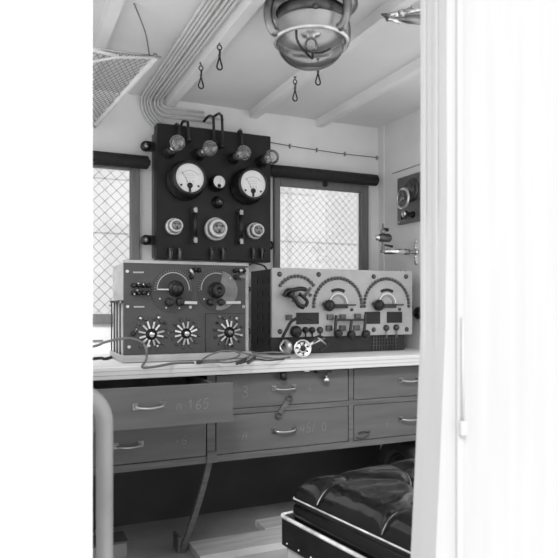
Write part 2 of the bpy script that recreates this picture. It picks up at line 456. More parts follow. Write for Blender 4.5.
# conduits
for i in range(4):
    r = .13-.0125*i; x = .526+.0125*i; cx, cz = x+r, .872
    pts = [(x, YR+.01, .876), (x, 2.55, .876), (x, 2.585, .872), (x, 2.602, .862-.0)]
    pts += [(cx-r*math.cos(R(a)), 2.608, cz-.006-r*math.sin(R(a))) for a in range(6, 91, 7)]
    pts.append((cx, 2.608, cz-.006-r)); pts.append((1.02, 2.608, cz-.006-r))
    o = MB().tube(pts, .0054, 8).build('conduit', COND)
    tag(o, 'white-painted conduit in the wider ceiling bend, %s of the four' % ('outermost', 'second from outside', 'third from outside', 'innermost')[i], 'pipe', 'painted conduits running down from the ceiling')
ends = []
for i, (x, r, xe) in enumerate(((.582, .056, .845), (.596, .056, .892), (.610, .054, .80))):
    zrun = (.806, .826, .787)[i] if i < 2 else .842
    if i == 2: zrun, xe = .846, .80
    cx = x+r; cz = zrun+r
    pts = [(x, YR+.01, .876), (x, 2.56, .876), (x, 2.592, .875), (x, 2.606, .866)] if cz > .85 else [(x, YR+.01, .876), (x, 2.56, .876), (x, 2.592, .875), (x, 2.606, .866)]
    top = min(.86, cz)
    pts += [(cx-r*math.cos(R(a)), 2.607, top-(top-zrun)*math.sin(R(a))) for a in range(10, 91, 10)]
    pts.append((xe, 2.607, zrun))
    ends.append(Vector((xe, 2.607, zrun)))
    o = MB().tube(pts, .0054, 8).build('conduit', COND)
    tag(o, 'white-painted conduit in the inner bend above the switchboard, %s of three' % ('lowest', 'middle', 'topmost')[i], 'pipe', 'painted conduits running down from the ceiling')
for y, lab in ((2.40, 'nearest the wall'), (2.02, 'halfway along'), (1.72, 'nearest the doorway')):
    for xa, xb, dy, side in ((.517, .572, 0, 'outer'), (.575, .617, -.04, 'inner')):
        o = MB().box((xa, y+dy-.003, .883), (xb, y+dy+.003, ZC-.0005)).build('pipe_clip', BEAM, origin=((xa+xb)/2, y+dy, ZC))
        tag(o, 'painted clip strap over the %s row of ceiling conduits, %s' % (side, lab), 'clip', 'clip straps on the ceiling conduits')
# black cable tails from conduits to the lamps
tails = [((181, 126), (183, 121.5), (188, 124), (188.7, 138)), ((174, 128), (176.5, 124), (179, 127), (179, 139)),
         ((203.6, 121.5), (209, 116), (213.5, 119), (214, 141)), ((214, 116.5), (219, 113.5), (222, 118), (222.6, 144)),
         ((237, 134.5), (240, 130), (241.5, 133), (242.5, 147))]
for a, b_, c, d in tails:
    pts = [P(*a, Y=2.585), P(*b_, Y=2.545), P(*c, Y=2.475), P(*d, Y=2.478)]
    pts = [pts[0]] + [pts[1]] + [P(c[0]-1, c[1]-2.2, Y=2.50)] + pts[2:]
    cb = MB().tube(smooth_path(pts, 6), .0058, 8).build('cable', BLACK, SB)
    MB().lathe((pts[-1].x, BY, pts[-1].z-.004), (0, -1, 0), [(0, 0), (.013, 0), (.013, .02), (.008, .03), (0, .031)], 14).build('terminal', BLACK, cb)

# thin cable on back wall
pts = [P(270.5, 142.5, Y=2.612), P(300, 147.5, Y=2.612), P(340, 153.5, Y=2.612), P(381, 158, Y=2.612)]
tw = thing('wall_wire', 'thin dark wire clipped along the back wall above the right window', 'wire', pts[0])
MB().tube(pts, .0016, 6).build('wire', BLACKM, tw)
for px, py in ((290, 146), (317, 150), (345, 154), (377, 157.8)):
    p = P(px, py, Y=2.612)
    MB().box((p.x-.002, 2.607, p.z-.010), (p.x+.002, YB, p.z+.010)).build('clip', INKG, tw)

# ------------------------------------------------------------------ transmitter (left set)
TY = 2.16
x0, x1, z0, z1 = .379, .830, -.174, .152
T = thing('radio_transmitter', 'dark-panelled wireless set with two round dials and three rotary stud switches on the worktop', 'radio set', (.6, 2.29, -.2))
MB().box((x0, TY+.012, z0), (x1-.004, 2.415, z1-.004), .003).build('case', CASE, T)
MB().box((x0-.004, TY, z0), (x1-.006, TY+.012, z1), .002).build('front_panel', PANEL, T)
MB().box((x1-.006, TY-.001, z0), (x1+.006, TY+.013, z1-.012)).box((x0-.006, TY-.003, z1-.006), (x1+.006, TY+.008, z1+.004)).build('panel_edging', CASE, T)
MB().box((x0-.012, TY-.022, -.198), (x1+.012, 2.42, -.174), .002).build('base_board', CASE, T)
def PT(px, py, d=0): return P(px, py, Y=TY) + Vector((0, -d, 0))
def Z1(cx, cy): return (100+cx/5.078, 255+cy/5.078)
def Z2(cx, cy): return (170+cx/5.078, 255+cy/5.078)
# dial 1
c = PT(*Z1(367, 185)); s_ = 1/278
d1 = MB().cyl(c, (0, -1, 0), .077, .002, 40).build('tuning_dial', DISC, T)
c1 = PT(*Z1(372, 172))
MB().arc(c1+Vector((0, -.002, 0)), .058, -5, 185, .0035, .0006, 30).build('scale_arc', ARCL, d1)
mk = MB()
for k in range(25):
    a = R(-5+190*k/24); e = Vector((math.cos(a), 0, math.sin(a)))
    mk.bar(c1+e*.063+Vector((0, -.0023, 0)), c1+e*.0685+Vector((0, -.0023, 0)), .0012, .0005, (0, 1, 0))
mk.build('scale_markings', INKG, d1)
c2 = PT(*Z1(385, 172), .0)
MB().lathe(c2+Vector((0, -.002, 0)), (0, -1, 0), [(0, 0), (.030, 0), (.028, .006), (.019, .008), (.018, .022), (.015, .026), (0, .026)], 24).build('tuning_knob', BLACK, d1)
a = PT(*Z1(290, 175), .010); b_ = PT(*Z1(345, 175), .010)
MB().bar(a, b_, .0045, .002, (0, 1, 0)).build('pointer', IVORY, d1)
for zc in ((350, 240), (405, 238)):
    p = PT(*Z1(*zc)); MB().lathe(p, (0, -1, 0), [(0, 0), (.016, 0), (.014, .016), (.011, .019), (0, .019)], 18).build('small_knob', BLACK, d1)
a = PT(*Z1(418, 241), .014); b_ = PT(*Z1(487, 243), .014)
MB().bar(a, b_, .010, .004, (0, 1, 0)).build('lever', IVORY, d1)
for zc in ((303, 222), (458, 265), (335, 268), (402, 270)):
    MB().cyl(PT(*Z1(*zc), .001), (0, -1, 0), .0028, .002, 8).build('screw', IVORY, d1)
# dial 2
c = PT(*Z2(243, 182))
d2 = MB().cyl(c, (0, -1, 0), .079, .002, 40).build('tuning_dial', DISC, T)
MB().arc(PT(*Z2(248, 180), .002), .042, -100, 78, .060, .0015, 40).build('dial_plate', DISCL, d2)
MB().arc(PT(*Z2(235, 172), .002), .058, 70, 185, .0035, .0022, 24).build('scale_arc', ARCL, d2)
mk = MB()
for k in range(16):
    a = R(70+115*k/15); e = Vector((math.cos(a), 0, math.sin(a))); cc = PT(*Z2(235, 172), .0035)
    mk.bar(cc+e*.063, cc+e*.069, .0012, .0008, (0, 1, 0))
mk.build('scale_markings', INKG, d2)
c2 = PT(*Z2(236, 180), .002)
MB().lathe(c2, (0, -1, 0), [(0, 0), (.031, 0), (.030, .008), (.024, .010), (.024, .03), (.019, .036), (.010, .036), (.009, .03), (0, .03)], 28).build('tuning_knob', BLACK, d2)
for zc in ((203, 240), (256, 240)):
    p = PT(*Z2(*zc)); MB().lathe(p, (0, -1, 0), [(0, 0), (.014, 0), (.012, .016), (.009, .019), (0, .019)], 18).build('small_knob', BLACK, d2)
MB().bar(PT(*Z2(278, 242), .014), PT(*Z2(352, 241), .014), .010, .004, (0, 1, 0)).build('lever', IVORY, d2)
for zc in ((172, 224), (305, 118), (372, 262)):
    MB().cyl(PT(*Z2(*zc), .001), (0, -1, 0), .0030, .003, 8).build('screw', IVORY, d2)
# rotary stud switches
def stud_switch(c, r, seed, hub_light):
    rr = random.Random(seed)
    sw = MB().lathe(c, (0, -1, 0), [(0, 0), (r*.40, 0), (r*.38, .008), (r*.22, .012), (r*.20, .022), (0, .023)], 20).build('stud_switch', BLACK, T)
    for k in range(12):
        a = 2*PI*(k+.5)/12 + rr.uniform(-.06, .06); e = Vector((math.cos(a), 0, math.sin(a)))
        ro = r*rr.uniform(.9, 1.02)
        MB().bar(c+e*r*.40+Vector((0, -.010, 0)), c+e*(ro-.08*r)+Vector((0, -.005, 0)), .0062, .003, (0, 1, 0)).build('contact_blade', (IVORY, ARCL, NICK, ARCL, IVORY)[(k*3+seed) % 5], sw)
    st = MB()
    for k in range(12):
        a = 2*PI*(k+.5)/12+.09; e = Vector((math.cos(a), 0, math.sin(a)))
        st.lathe(c+e*r*1.08, (0, -1, 0), [(0, 0), (.005, 0), (.0045, .007), (0, .008)], 8)
    st.build('contact_studs', BRASSD, sw)
    MB().lathe(c+Vector((0, -.022, 0)), (0, -1, 0), [(0, 0), (.010, 0), (.009, .004), (0, .005)], 14).build('hub_nut', NICK if hub_light else STEEL, sw)
stud_switch(PT(*Z1(258, 402)), .051, 1, True)
stud_switch(PT(*Z2(78, 398)), .047, 2, True)
stud_switch(PT(*Z2(297, 392)), .051, 3, False)
# extra bright terminals round the first switch, clips etc.
for i, (fx, (cx, cy), r, m_) in enumerate([(Z1, (205, 322), .008, NICK), (Z1, (297, 318), .008, NICK), (Z1, (330, 345), .006, BRASSD), (Z1, (185, 378), .007, STEEL), (Z1, (168, 400), .009, BLACK),
        (Z1, (345, 396), .004, NICK), (Z1, (248, 462), .008, NICK), (Z1, (290, 462), .007, NICK), (Z2, (250, 312), .006, NICK), (Z2, (335, 322), .008, NICK),
        (Z2, (360, 408), .009, NICK), (Z2, (302, 455), .008, NICK), (Z2, (240, 345), .006, BLACK), (Z2, (330, 372), .008, BLACK)]):
    MB().lathe(PT(*fx(cx, cy)), (0, -1, 0), [(0, 0), (r, 0), (r*.8, .007), (r*.4, .011), (0, .012)], 12).build('terminal', m_, T)
# terminal block upper left: 4 x 2
for i in range(4):
    for j in range(2):
        p = PT(*Z1(170+25*i, 155+38*j))
        MB().lathe(p, (0, -1, 0), [(0, 0), (.009, 0), (.009, .006), (.005, .009), (.007, .018), (0, .019)], 12).build('terminal', BLACK, T)
for (cx, cy) in ((190, 145), (215, 150), (170, 200), (240, 200), (185, 180)):
    MB().ball(PT(*Z1(cx, cy), .018), .0035, 8, 6).build('terminal_nut', NICK, T)
for fx, cx, cy in ((Z1, 138, 83), (Z1, 140, 262), (Z1, 147, 467), (Z2, 372, 262), (Z1, 458, 265)):
    MB().cyl(PT(*fx(cx, cy)), (0, -1, 0), .0055, .004, 12).build('screw', IVORY, T)
for (cx, cy) in ((195, 88), (198, 263)):
    MB().bar(PT(*Z1(cx-27, cy), .0006), PT(*Z1(cx+27, cy), .0006), .005, .0012, (0, 1, 0)).build('engraved_plate', ARCL, T)
# pilot fittings at upper right
for (cx, cy, m_) in ((105, 85, NICK), (125, 75, BLACK), (148, 78, BLACK), (108, 112, BLACK), (330, 80, BLACK), (355, 80, NICK), (330, 115, BLACK), (372, 80, BLACK)):
    MB().lathe(PT(*Z2(cx, cy)), (0, -1, 0), [(0, 0), (.009, 0), (.008, .012), (.005, .018), (0, .019)], 12).build('terminal', m_, T)
a = PT(*Z2(98, 72), .016); b_ = PT(*Z2(112, 100), .016)
MB().tube([a, b_], .005, 8).build('clip_fuse', NICK, T)
MB().ball(PT(*Z2(361, 112), .012), .013, 14, 10).build('pilot_bulb', BULB, T)
# sub panel outline lower right
a, b_ = PT(*Z2(180, 298)), PT(*Z2(390, 298)); c_ = PT(*Z2(180, 498))
sp = MB().box((a.x, TY-.0012, a.z-.0012), (x1-.006, TY, a.z+.0012)).box((a.x-.0012, TY-.0012, z0), (a.x+.0012, TY, a.z))
sp.build('panel_joint', BLACKM, T)
# rods at the left side
for k in range(4):
    y = TY+.025+.062*k
    MB().tube([(x0-.012, y, -.172), (x0-.012, y, .010)], .0024, 8).build('side_rod', BLACKM, T)
MB().box((x0-.02, TY+.012, .008), (x0, TY+.2, .016)).build('rod_rail', BLACKM, T)
for k, (cx, cy) in enumerate(((52, 255), (118, 240))):
    p = P(*Z1(cx, cy), X=x0-.012); MB().ball((x0-.012, max(TY+.01, p.y-.0), p.z), .006, 10, 6).build('rod_nut', STEEL, T)
# hinge knobs at right side
for z in (.06, -.10):
    MB().lathe((x1+.006, TY+.03, z), (.8, -.6, 0), [(0, 0), (.010, 0), (.012, .014), (.008, .02), (0, .021)], 14).build('side_knob', BLACK, T)

# ------------------------------------------------------------------ receiver (right set)
RY = 2.25
rx0, rx1, rz0, rz1 = .971, 1.648, -.130, .149
Rv = thing('radio_receiver', 'pale-panelled receiver with three half-circle arcs of contact studs in a dark box', 'radio set', (1.3, 2.37, -.2))
MB().box((rx0+.004, RY+.016, -.198), (rx1-.03, 2.49, rz1-.004), .002).build('case', DARKW, Rv)
MB().box((rx0, RY, rz0), (rx1, RY+.016, rz1), .003).build('front_panel', PALE, Rv)
for i in range(3):
    for j in range(6):
        y = 2.30+.06*i; z = -.15+.05*j; MB().box((rx0+.002, y-.006, z-.012), (rx0+.0045, y+.006, z+.012)).build('vent_slot', BLACK, Rv)
g = MB()
for i in range(9):
    x = 1.455+.014*i; g.box((x-.002, RY+.012, -.195), (x+.002, RY+.0165, -.135))
for z in (-.145, -.16, -.175): g.box((1.445, RY+.011, z-.0012), (1.575, RY+.0163, z+.0012))
g.build('grille', BRASSD, Rv)
def PR(px, py, d=0): return P(px, py, Y=RY) + Vector((0, -d, 0))
for px, py in ((279.5, 274.1), (318.7, 274.5), (280, 331.6), (373.6, 276.6), (406, 276.6), (373.6, 329.7), (406.6, 329.3)):
    MB().lathe(PR(px, py), (0, -1, 0), [(0, 0), (.0105, 0), (.010, .003), (.006, .006), (0, .0065)], 16).build('bolt', BRASSD, Rv)
def studarc(c, r, a0, a1, n, m_=STUD):
    for k in range(n):
        a = R(a0+(a1-a0)*k/(n-1)); e = Vector((math.cos(a), 0, math.sin(a)))
        MB().lathe(c+e*r, (0, -1, 0), [(0, 0), (.0076, 0), (.0070, .005), (.0045, .008), (0, .0085)], 10).build('contact_stud', m_, Rv)
cA = PR(297, 299); studarc(cA, .093, 144, 38, 12)
MB().arc(cA, .083, 40, 142, .003, .0006, 24).build('scale_line', ARCL, Rv)
cB = PR(338, 305.5); studarc(cB, .114, 182, -2, 25)
cC = PR(386.8, 305.2); studarc(cC, .114, 182, -2, 25)
for c in (cB, cC):
    MB().arc(c, .122, 0, 180, .0018, .0006, 36).build('scale_line', INKG, Rv)
    MB().arc(c, .066, 62, 118, .013, .002, 14).build('curved_slot', BLACKM, Rv)
    cq = c+Vector((0, 0, .008)); MB().arc(cq, .037, 0, 180, .014, .004, 24).build('index_plate', INKG, Rv)
    MB().arc(cq, .042, 0, 180, .005, .006, 24).build('index_edge', NICK, Rv)
    lv = MB().bar(c+Vector((-.055, -.014, -.003)), c+Vector((.038, -.014, -.003)), .018, .008, (0, 1, 0)).build('switch_lever', BLACK, Rv)
    MB().lathe(c+Vector((-.050, -.010, 0)), (0, -1, 0), [(0, 0), (.024, 0), (.024, .012), (.018, .022), (0, .024)], 20).build('lever_knob', BLACK, lv)
    MB().bar(c+Vector((-.050, -.018, 0)), c+Vector((-.080, -.014, .006)), .013, .008, (0, 1, 0)).build('lever_tip', BLACKM, lv)
    MB().bar(c+Vector((.045, -.006, .002)), c+Vector((.083, -.006, .002)), .007, .005, (0, 1, 0)).build('contact_finger', BRASSD, Rv)
    MB().lathe(c+Vector((.066, 0, -.018)), (0, -1, 0), [(0, 0), (.007, 0), (.006, .006), (0, .007)], 10).build('screw', BRASSD, Rv)
# first dial handle
hx = PR(288.5, 293)
hd = MB().lathe(hx, (0, -1, 0), [(0, 0), (.020, 0), (.020, .018), (.014, .024), (0, .025)], 18).build('selector_switch', BLACK, Rv)
pth = [PR(*q, .028) for q in ((280.5, 296), (285, 291.5), (291, 290), (298, 288.8), (303.5, 290))]
MB().tube(smooth_path(pth, 4), [.009]*16+[.006], 8).build('handle', BLACK, hd)
pth = [PR(*q, .036) for q in ((286, 293), (291, 299), (295, 305), (300, 307))]
MB().tube(smooth_path(pth, 4), .0105, 8).build('handle', BLACK, hd)
pth = [PR(*q, .030) for q in ((296, 294), (301, 298), (304, 302), (302, 306.5))]
MB().tube(smooth_path(pth, 4), .0075, 8).build('handle', BLACK, hd)
MB().tube([PR(289, 302, .03), PR(295, 296, .03)], .006, 8).build('stem', STEEL, hd)
MB().bar(PR(310.5, 288, .004), PR(304.5, 296, .004), .010, .006, (0, 1, 0)).build('contact_finger', BRASSD, Rv)
MB().cyl(PR(310, 295), (0, -1, 0), .007, .006, 12).build('screw', BRASSD, Rv)
# windows / name plates
for (a, b_) in (((296, 312.7), (318.7, 324)), ((364.5, 311.8), (380, 323.7)), ((386.8, 311.8), (401.9, 322.7))):
    A, B = PR(*a), PR(*b_); MB().box((A.x, RY-.003, B.z), (B.x, RY, A.z), .001).build('black_plate', BLACKM, Rv)
for px, py in ((288.5, 317.4), (329.6, 317), (342.3, 317), (328.5, 328), (342, 328), (357.2, 316.2), (356, 327.8)):
    c = PR(px, py); MB().box((c.x-.014, RY-.010, c.z-.011), (c.x+.014, RY, c.z+.011), .002).build('switch_block', BRASSD, Rv)
for a, b_, kn in (((334.7, 315.5), (331.5, 331), (335, 333)), ((350, 320), (346.5, 331), (348, 334)), ((364, 314.6), (360.4, 331), (362.5, 333.3))):
    lv = MB().bar(PR(*a, .014), PR(*b_, .03), .010, .008, (0, 1, 0)).build('knife_lever', BLACK, Rv)
    MB().lathe(PR(*kn, .02), (0, -1, -.3), [(0, 0), (.018, 0), (.019, .012), (.012, .022), (0, .024)], 16).build('lever_knob', BLACK, lv)
MB().bar(PR(336, 319.8, .018), PR(364, 319.8, .018), .008, .008, (0, 1, 0)).build('link_bar', BLACK, Rv)
for px, py in ((305, 330), (311.7, 330), (319.6, 330), (385.8, 327.8), (395.8, 327.4)):
    c = PR(px, py); tm = MB().lathe(c, (0, -1, 0), [(0, 0), (.0135, 0), (.0125, .010), (.008, .016), (0, .017)], 14).build('terminal', BLACK if px < 318 else BRASSD, Rv)
    MB().tube([c+Vector((0, -.006, -.01)), c+Vector((0, -.006, -.045))], .0035, 8).build('terminal_stem', BLACK if px < 330 else STEEL, tm)
c = PR(295, 331.5); MB().lathe(c, (0, -1, 0), [(0, 0), (.024, 0), (.024, .015), (.016, .026), (0, .028)], 18).build('control_knob', BLACK, Rv)
for px in (402, 398, 407): 
    c = PR(px, 270.5); MB().cyl((c.x, RY+.01, rz1-.001), (0, 0, 1), .003, .006, 8).build('top_pin', STEEL, Rv)

# cables atop the receiver side
lead = smooth_path([P(246, 268, Y=2.38), P(251, 263.5, Y=2.4), P(258, 264, Y=2.42), P(264, 266, Y=2.43), Vector((1.02, 2.42, .152))], 5)
tag(MB().tube(lead, .004, 6).build('lead_wire', BLACK), 'short black lead looping over the gap between the two wireless sets', 'wire')

# ------------------------------------------------------------------ headphones
H = thing('headphones', 'pair of bright metal earphones with black headband lying on the worktop', 'headphones', (1.02, 2.1, -.2))
c = P(302.4, 348.5, Z=-.163)
ax = Vector((-.25, -1, .12)).normalized()
e1 = MB().lathe(c, ax, [(0, -.016), (.024, -.016), (.031, -.010), (.034, 0), (.034, .006), (.029, .009), (.028, .006), (.014, .007), (.012, .012), (0, .012)], 30).build('earpiece', CHROME, H)
u = ax.orthogonal().normalized(); w = ax.cross(u)
dd = MB()
for k in range(7):
    a = 2*PI*k/7; dd.cyl(c+ax*.0065+(u*math.cos(a)+w*math.sin(a))*.020, ax, .0035, .002, 8)
dd.build('cap_holes', BLACK, e1)
MB().lathe(c+ax*.012, ax, [(.011, 0), (.010, .001), (0, .001)], 16).build('centre_disc', BLACKM, e1)
c2 = P(286, 347, Z=-.168); ax2 = Vector((-1, -.45, .1)).normalized()
e2 = MB().lathe(c2, ax2, [(0, -.012), (.024, -.012), (.030, -.006), (.030, .006), (.022, .012), (0, .013)], 26).build('earpiece', NICK, H)
MB().lathe(c2-ax2*.012, -ax2, [(.022, 0), (.024, .006), (.016, .012), (0, .012)], 20).build('ear_cap', BLACK, e2)
hb = smooth_path([P(306, 344, Y=2.10), P(312, 339.5, Y=2.13), P(319, 336.5, Y=2.16), P(325, 339, Y=2.17), P(327, 345, Y=2.15), P(320, 350, Y=2.11)], 6)
MB().tube(hb, .0055, 8).build('headband', BLACKM, H)
hb2 = smooth_path([P(283, 345, Y=2.13), P(283, 337, Y=2.16), P(287, 329, Y=2.18), P(292, 321, Y=2.185), P(302, 317, Y=2.185), P(312, 319.5, Y=2.185)], 6)
MB().tube(hb2, .0065, 8).build('headband', BLACKM, H)
MB().tube([P(307, 347, Y=2.09), P(316, 340, Y=2.12)], .0065, 10).tube([P(314, 343, Y=2.12), P(325, 338, Y=2.15)], .004, 8).build('yoke', CHROME, H)
MB().tube([P(318, 338, Y=2.1), P(326, 344, Y=2.12)], .004, 8).build('yoke_clip', NICK, H)
MB().tube(smooth_path([P(284, 340, Y=2.12), P(280, 347, Y=2.11), P(283, 352, Y=2.10)], 5), .004, 6).build('yoke', NICK, H)
zc = -.1955
def cordpts(q):
    out = []
    for x, y in q:
        p = P(x, y, Z=zc)
        if p.y > 2.10: p = P(x, y, Y=2.10)
        out.append(p)
    return out
MB().tube(smooth_path(cordpts([(291, 354), (280, 352.5), (266, 352.5), (254, 354), (246, 358), (238, 361), (226, 362.5), (214, 362), (203, 363)]), 5), .0036, 6).build('cord', CORD, H)
MB().tube(smooth_path(cordpts([(290, 357), (278, 358.5), (264, 357.5), (252, 355), (243, 352.8), (232, 350.8), (220, 351.5), (209, 355.5), (201, 361.5), (212, 360.5), (226, 359.5), (236, 357.5), (240, 354), (236, 351.8)]), 5), .0032, 6).build('cord', CORD, H)
MB().tube(smooth_path(cordpts([(284, 359), (268, 360.5), (256, 359), (247, 361.5), (240, 363.5)]), 5), .0030, 6).build('cord', CORDD, H)
MB().tube(cordpts([(237, 363.5), (246, 359)]), .0055, 8).build('cord_knot', CORDD, H)
MB().tube(cordpts([(248, 363), (255, 357)]), .0050, 8).build('cord_knot', CORDD, H)
MB().tube(cordpts([(197, 362.5), (203, 362)]), .0055, 8).build('cord_tag', CORDD, H)

# flexible lead rising at the left
pts = [Vector((.11, 2.06, -.16)), P(93, 346.5, Y=2.06), P(104, 342.5, Y=2.06), P(119.7, 338.9, Y=2.07), P(133.5, 338.9, Y=2.08), P(143.5, 344, Y=2.085), P(146.7, 351.5, Y=2.08), P(146, 360, Y=2.075)]
e = P(142.5, 367.2, Z=zc); pts += [e, P(156, 366.5, Z=zc), P(172, 363.5, Z=zc), P(186, 362.5, Z=zc), P(194, 362.5, Z=zc)]
tag(MB().tube(smooth_path(pts, 6), .0042, 8).build('power_cord', CORD), 'grey cloth-covered cord arching over the worktop in front of the dark set', 'cord')
pts = [Vector((.12, 2.15, -.195)), P(97, 358.5, Z=zc), P(105, 359, Z=zc), P(113, 356.5, Z=zc), P(118, 353, Z=zc+.006)]
tag(MB().tube(smooth_path(pts, 5), .006, 8).build('battery_lead', BLACKM), 'black lead lying at the left foot of the dark wireless set', 'cord')

# ------------------------------------------------------------------ worktop and drawers
cf, cb = 2.03, YB-.002
w = MB().box((XL+.002, cf, -.242), (XR-.002, cb, -.2), .003)
wt = tag(w.build('worktop', TOP), 'long pale wooden worktop along the back wall carrying both wireless sets', 'worktop')
g = MB()
for z in (-.214, -.228): g.box((XL+.004, cf-.0008, z-.0008), (XR-.004, cf+.001, z+.0008))
g.build('edge_grain', CASE, wt)

DY = 2.08
cols = [(.105, .648), (.682, 1.222), (1.246, 1.700)]
Cb = thing('drawer_cabinet', 'long wooden carcass of six drawers hung beneath the worktop', 'cabinet', (.9, 2.35, -.555))
cz0, cz1, mz0, mz1 = -.556, -.2435, -.392, -.373
ca = MB()
ca.box((XL+.004, DY, cz0), (1.708, DY+.02, -.532)); ca.box((XL+.004, DY+.001, mz0), (1.708, DY+.02, mz1))
ca.box((XL+.004, DY+.001, -.2475), (1.708, DY+.02, cz1))
for x0_, x1_ in ((XL+.004, .103), (.650, .680), (1.224, 1.244), (1.702, 1.708)):
    ca.box((x0_, DY+.0005, -.532), (x1_, DY+.02, mz0)); ca.box((x0_, DY+.0005, mz1), (x1_, DY+.02, -.2475))
ca.build('frame', RAIL, Cb)
MB().box((XL+.004, DY+.02, cz0), (1.708, 2.60, cz0+.01)).box((XL+.004, 2.59, cz0), (1.708, 2.60, cz1)).box((.662, DY+.02, cz0+.01), (.668, 2.59, cz1)).box((1.230, DY+.02, cz0+.01), (1.236, 2.59, cz1)).build('carcass', DRAW, Cb)
cl = MB().box((.648, DY-.008, -.555), (.684, DY, -.515), .001); cl.build('corner_block', RAIL, Cb)

STROKES = {
 '3': [[(0, .9), (.3, 1), (.6, .85), (.5, .6), (.2, .5), (.6, .42), (.7, .15), (.3, 0), (0, .1)]],
 'A': [[(0, 0), (.15, .5), (.35, 1)], [(.75, 1), (.7, .4), (.65, 0)], [(.05, .45), (.4, .5), (.8, .6)]],
 '6': [[(.7, 1), (.3, .75), (.05, .35), (.15, .05), (.5, 0), (.7, .25), (.5, .45), (.12, .3)]],
 '-': [[(0, .35), (.5, .45)]],
 'm': [[(0, 0), (.05, .6)], [(.05, .5), (.3, .65), (.32, 0)], [(.32, .5), (.6, .65), (.65, 0)]],
 '/': [[(0, 0), (.5, 1.2)]],
 '1': [[(0, .7), (.3, 1), (.3, 0)]],
 '5': [[(.7, 1), (.2, 1), (.12, .55), (.5, .6), (.7, .3), (.4, 0), (0, .08)]],
 '4': [[(.4, 1), (0, .35), (.7, .35)], [(.55, .7), (.5, 0)]],
 '0': [[(.35, 1), (.05, .6), (.15, .1), (.5, 0), (.7, .45), (.55, .9), (.35, 1)]],
 ' ': []}
def chalk(text, x, y, z, h, parent, w=.0016, sl=.12):
    m = MB(); cx = x
    for ch in text:
        for st in STROKES[ch]:
            pts = smooth_path([(cx+(a+sl*b_)*h*.75, y-.0004, z+b_*h) for a, b_ in st], 4)
            m.tube(pts, w/2, 5)
        cx += h*.78 if ch not in ' ' else h*.5
    m.build('chalk_marking', CHALK, parent)
def handle(x, y, z, parent, wd=.082):
    hdl = MB()
    pts = smooth_path([(x-wd/2, y-.010, z+.004), (x-wd/2+.010, y-.020, z+.001), (x, y-.024, z-.001), (x+wd/2-.010, y-.020, z+.001), (x+wd/2, y-.010, z+.004)], 5)
    hdl.tube(pts, .0035, 8)
    hdl = hdl.build('handle', NICK, parent)
    for s_ in (-1, 1):
        MB().box((x+s_*wd/2-.009, y-.003, z-.007), (x+s_*wd/2+.009, y, z+.014), .001).box((x+s_*wd/2-.004, y-.012, z-.001), (x+s_*wd/2+.004, y-.002, z+.009)).build('handle_plate', STEEL, hdl)
def drawer(col, up, out, hx, hz, m_, lab):
    x0_, x1_ = cols[col]
    if out: x1_ += .018
    z0_, z1_ = ((-.371, -.2465 if out else -.2495) if up else (-.5295, -.3945))
    y = DY-out
    d = MB().box((x0_+.002, y, z0_), (x1_-.002, y+.016, z1_), .0015)
    d = d.build('drawer', m_, Cb)
    d['label'] = lab
    MB().box((x0_+.012, y+.016, z0_+.004), (x0_+.022, y+.42, z1_-.012)).box((x1_-.042, y+.016, z0_+.004), (x1_-.032, y+.42, z1_-.012)).box((x0_+.012, y+.42, z0_+.004), (x1_-.012, y+.43, z1_-.012)).box((x0_+.022, y+.016, z0_+.004), (x1_-.022, y+.42, z0_+.010)).build('drawer_box', DARKIN, d)
    handle(hx, y, hz, d)
    return d, y
d, y = drawer(0, True, .23, P(149, 407, Y=1.85).x, P(149, 407, Y=1.85).z, DRAW, 'upper left drawer pulled open')
p = P(176, 410.5, Y=1.85); chalk('m 165', p.x, y, p.z, .030, d)
q = P(128.5, 446, Y=DY); d, y = drawer(0, False, 0, q.x, q.z, DRAW, 'lower left drawer, shut')
p = P(175, 445, Y=DY); chalk('-6', p.x, y, p.z, .030, d)
q = P(284, 388.5, Y=DY); d, y = drawer(1, True, 0, q.x, q.z, DRAW, 'upper middle drawer, shut')
p = P(242, 397.5, Y=DY); chalk('3', p.x, y, p.z, .040, d)
p = P(308, 392, Y=DY); chalk('4', p.x, y, p.z, .026, d, .0012)
q = P(284, 430.5, Y=DY); d, y = drawer(1, False, 0, q.x, q.z, DRAW, 'lower middle drawer, shut')
p = P(242, 440.5, Y=DY); chalk('A', p.x, y, p.z, .030, d)
p = P(300, 433, Y=DY); chalk('45/ 0', p.x, y, p.z, .032, d, .0014)
q = P(409, 380.5, Y=DY); d, y = drawer(2, True, 0, q.x, q.z, DRAW, 'upper right drawer, shut')
q = P(409, 419, Y=DY); d, y = drawer(2, False, 0, q.x, q.z, DRAW, 'lower right drawer, shut')
p = P(386, 427, Y=DY); chalk('6', p.x, y, p.z, .028, d, .0012)

# hasp between the middle drawers
hp = thing('hasp', 'dark iron hasp hanging across the gap between the two middle drawers', 'hasp', (P(284, 405, Y=DY).x, DY-.003, P(284, 405, Y=DY).z))
a, b_ = P(289, 398.5, Y=DY-.008), P(278.5, 415.5, Y=DY-.008)
def ringpts(c, r, n=16): return [Vector(c)+Vector((r*math.cos(2*PI*k/n), 0, r*math.sin(2*PI*k/n))) for k in range(n)]
MB().tube(ringpts(a, .012), .003, 6, closed=True).build('ring', BRASSD, hp)
MB().tube(ringpts(b_, .011), .003, 6, closed=True).build('ring', BRASSD, hp)
d_ = (b_-a).normalized()
MB().bar(a+d_*.01, b_-d_*.009, .018, .005, (0, 1, 0)).build('hinge_plate', RAIL, hp)
p = P(363, 434.5, Y=DY-.006)
fk = MB()
fk.tube(smooth_path([p+Vector((-.02, 0, .006)), p+Vector((0, 0, .012)), p+Vector((.025, 0, .008)), p+Vector((.03, 0, .014))], 4), .0025, 6)
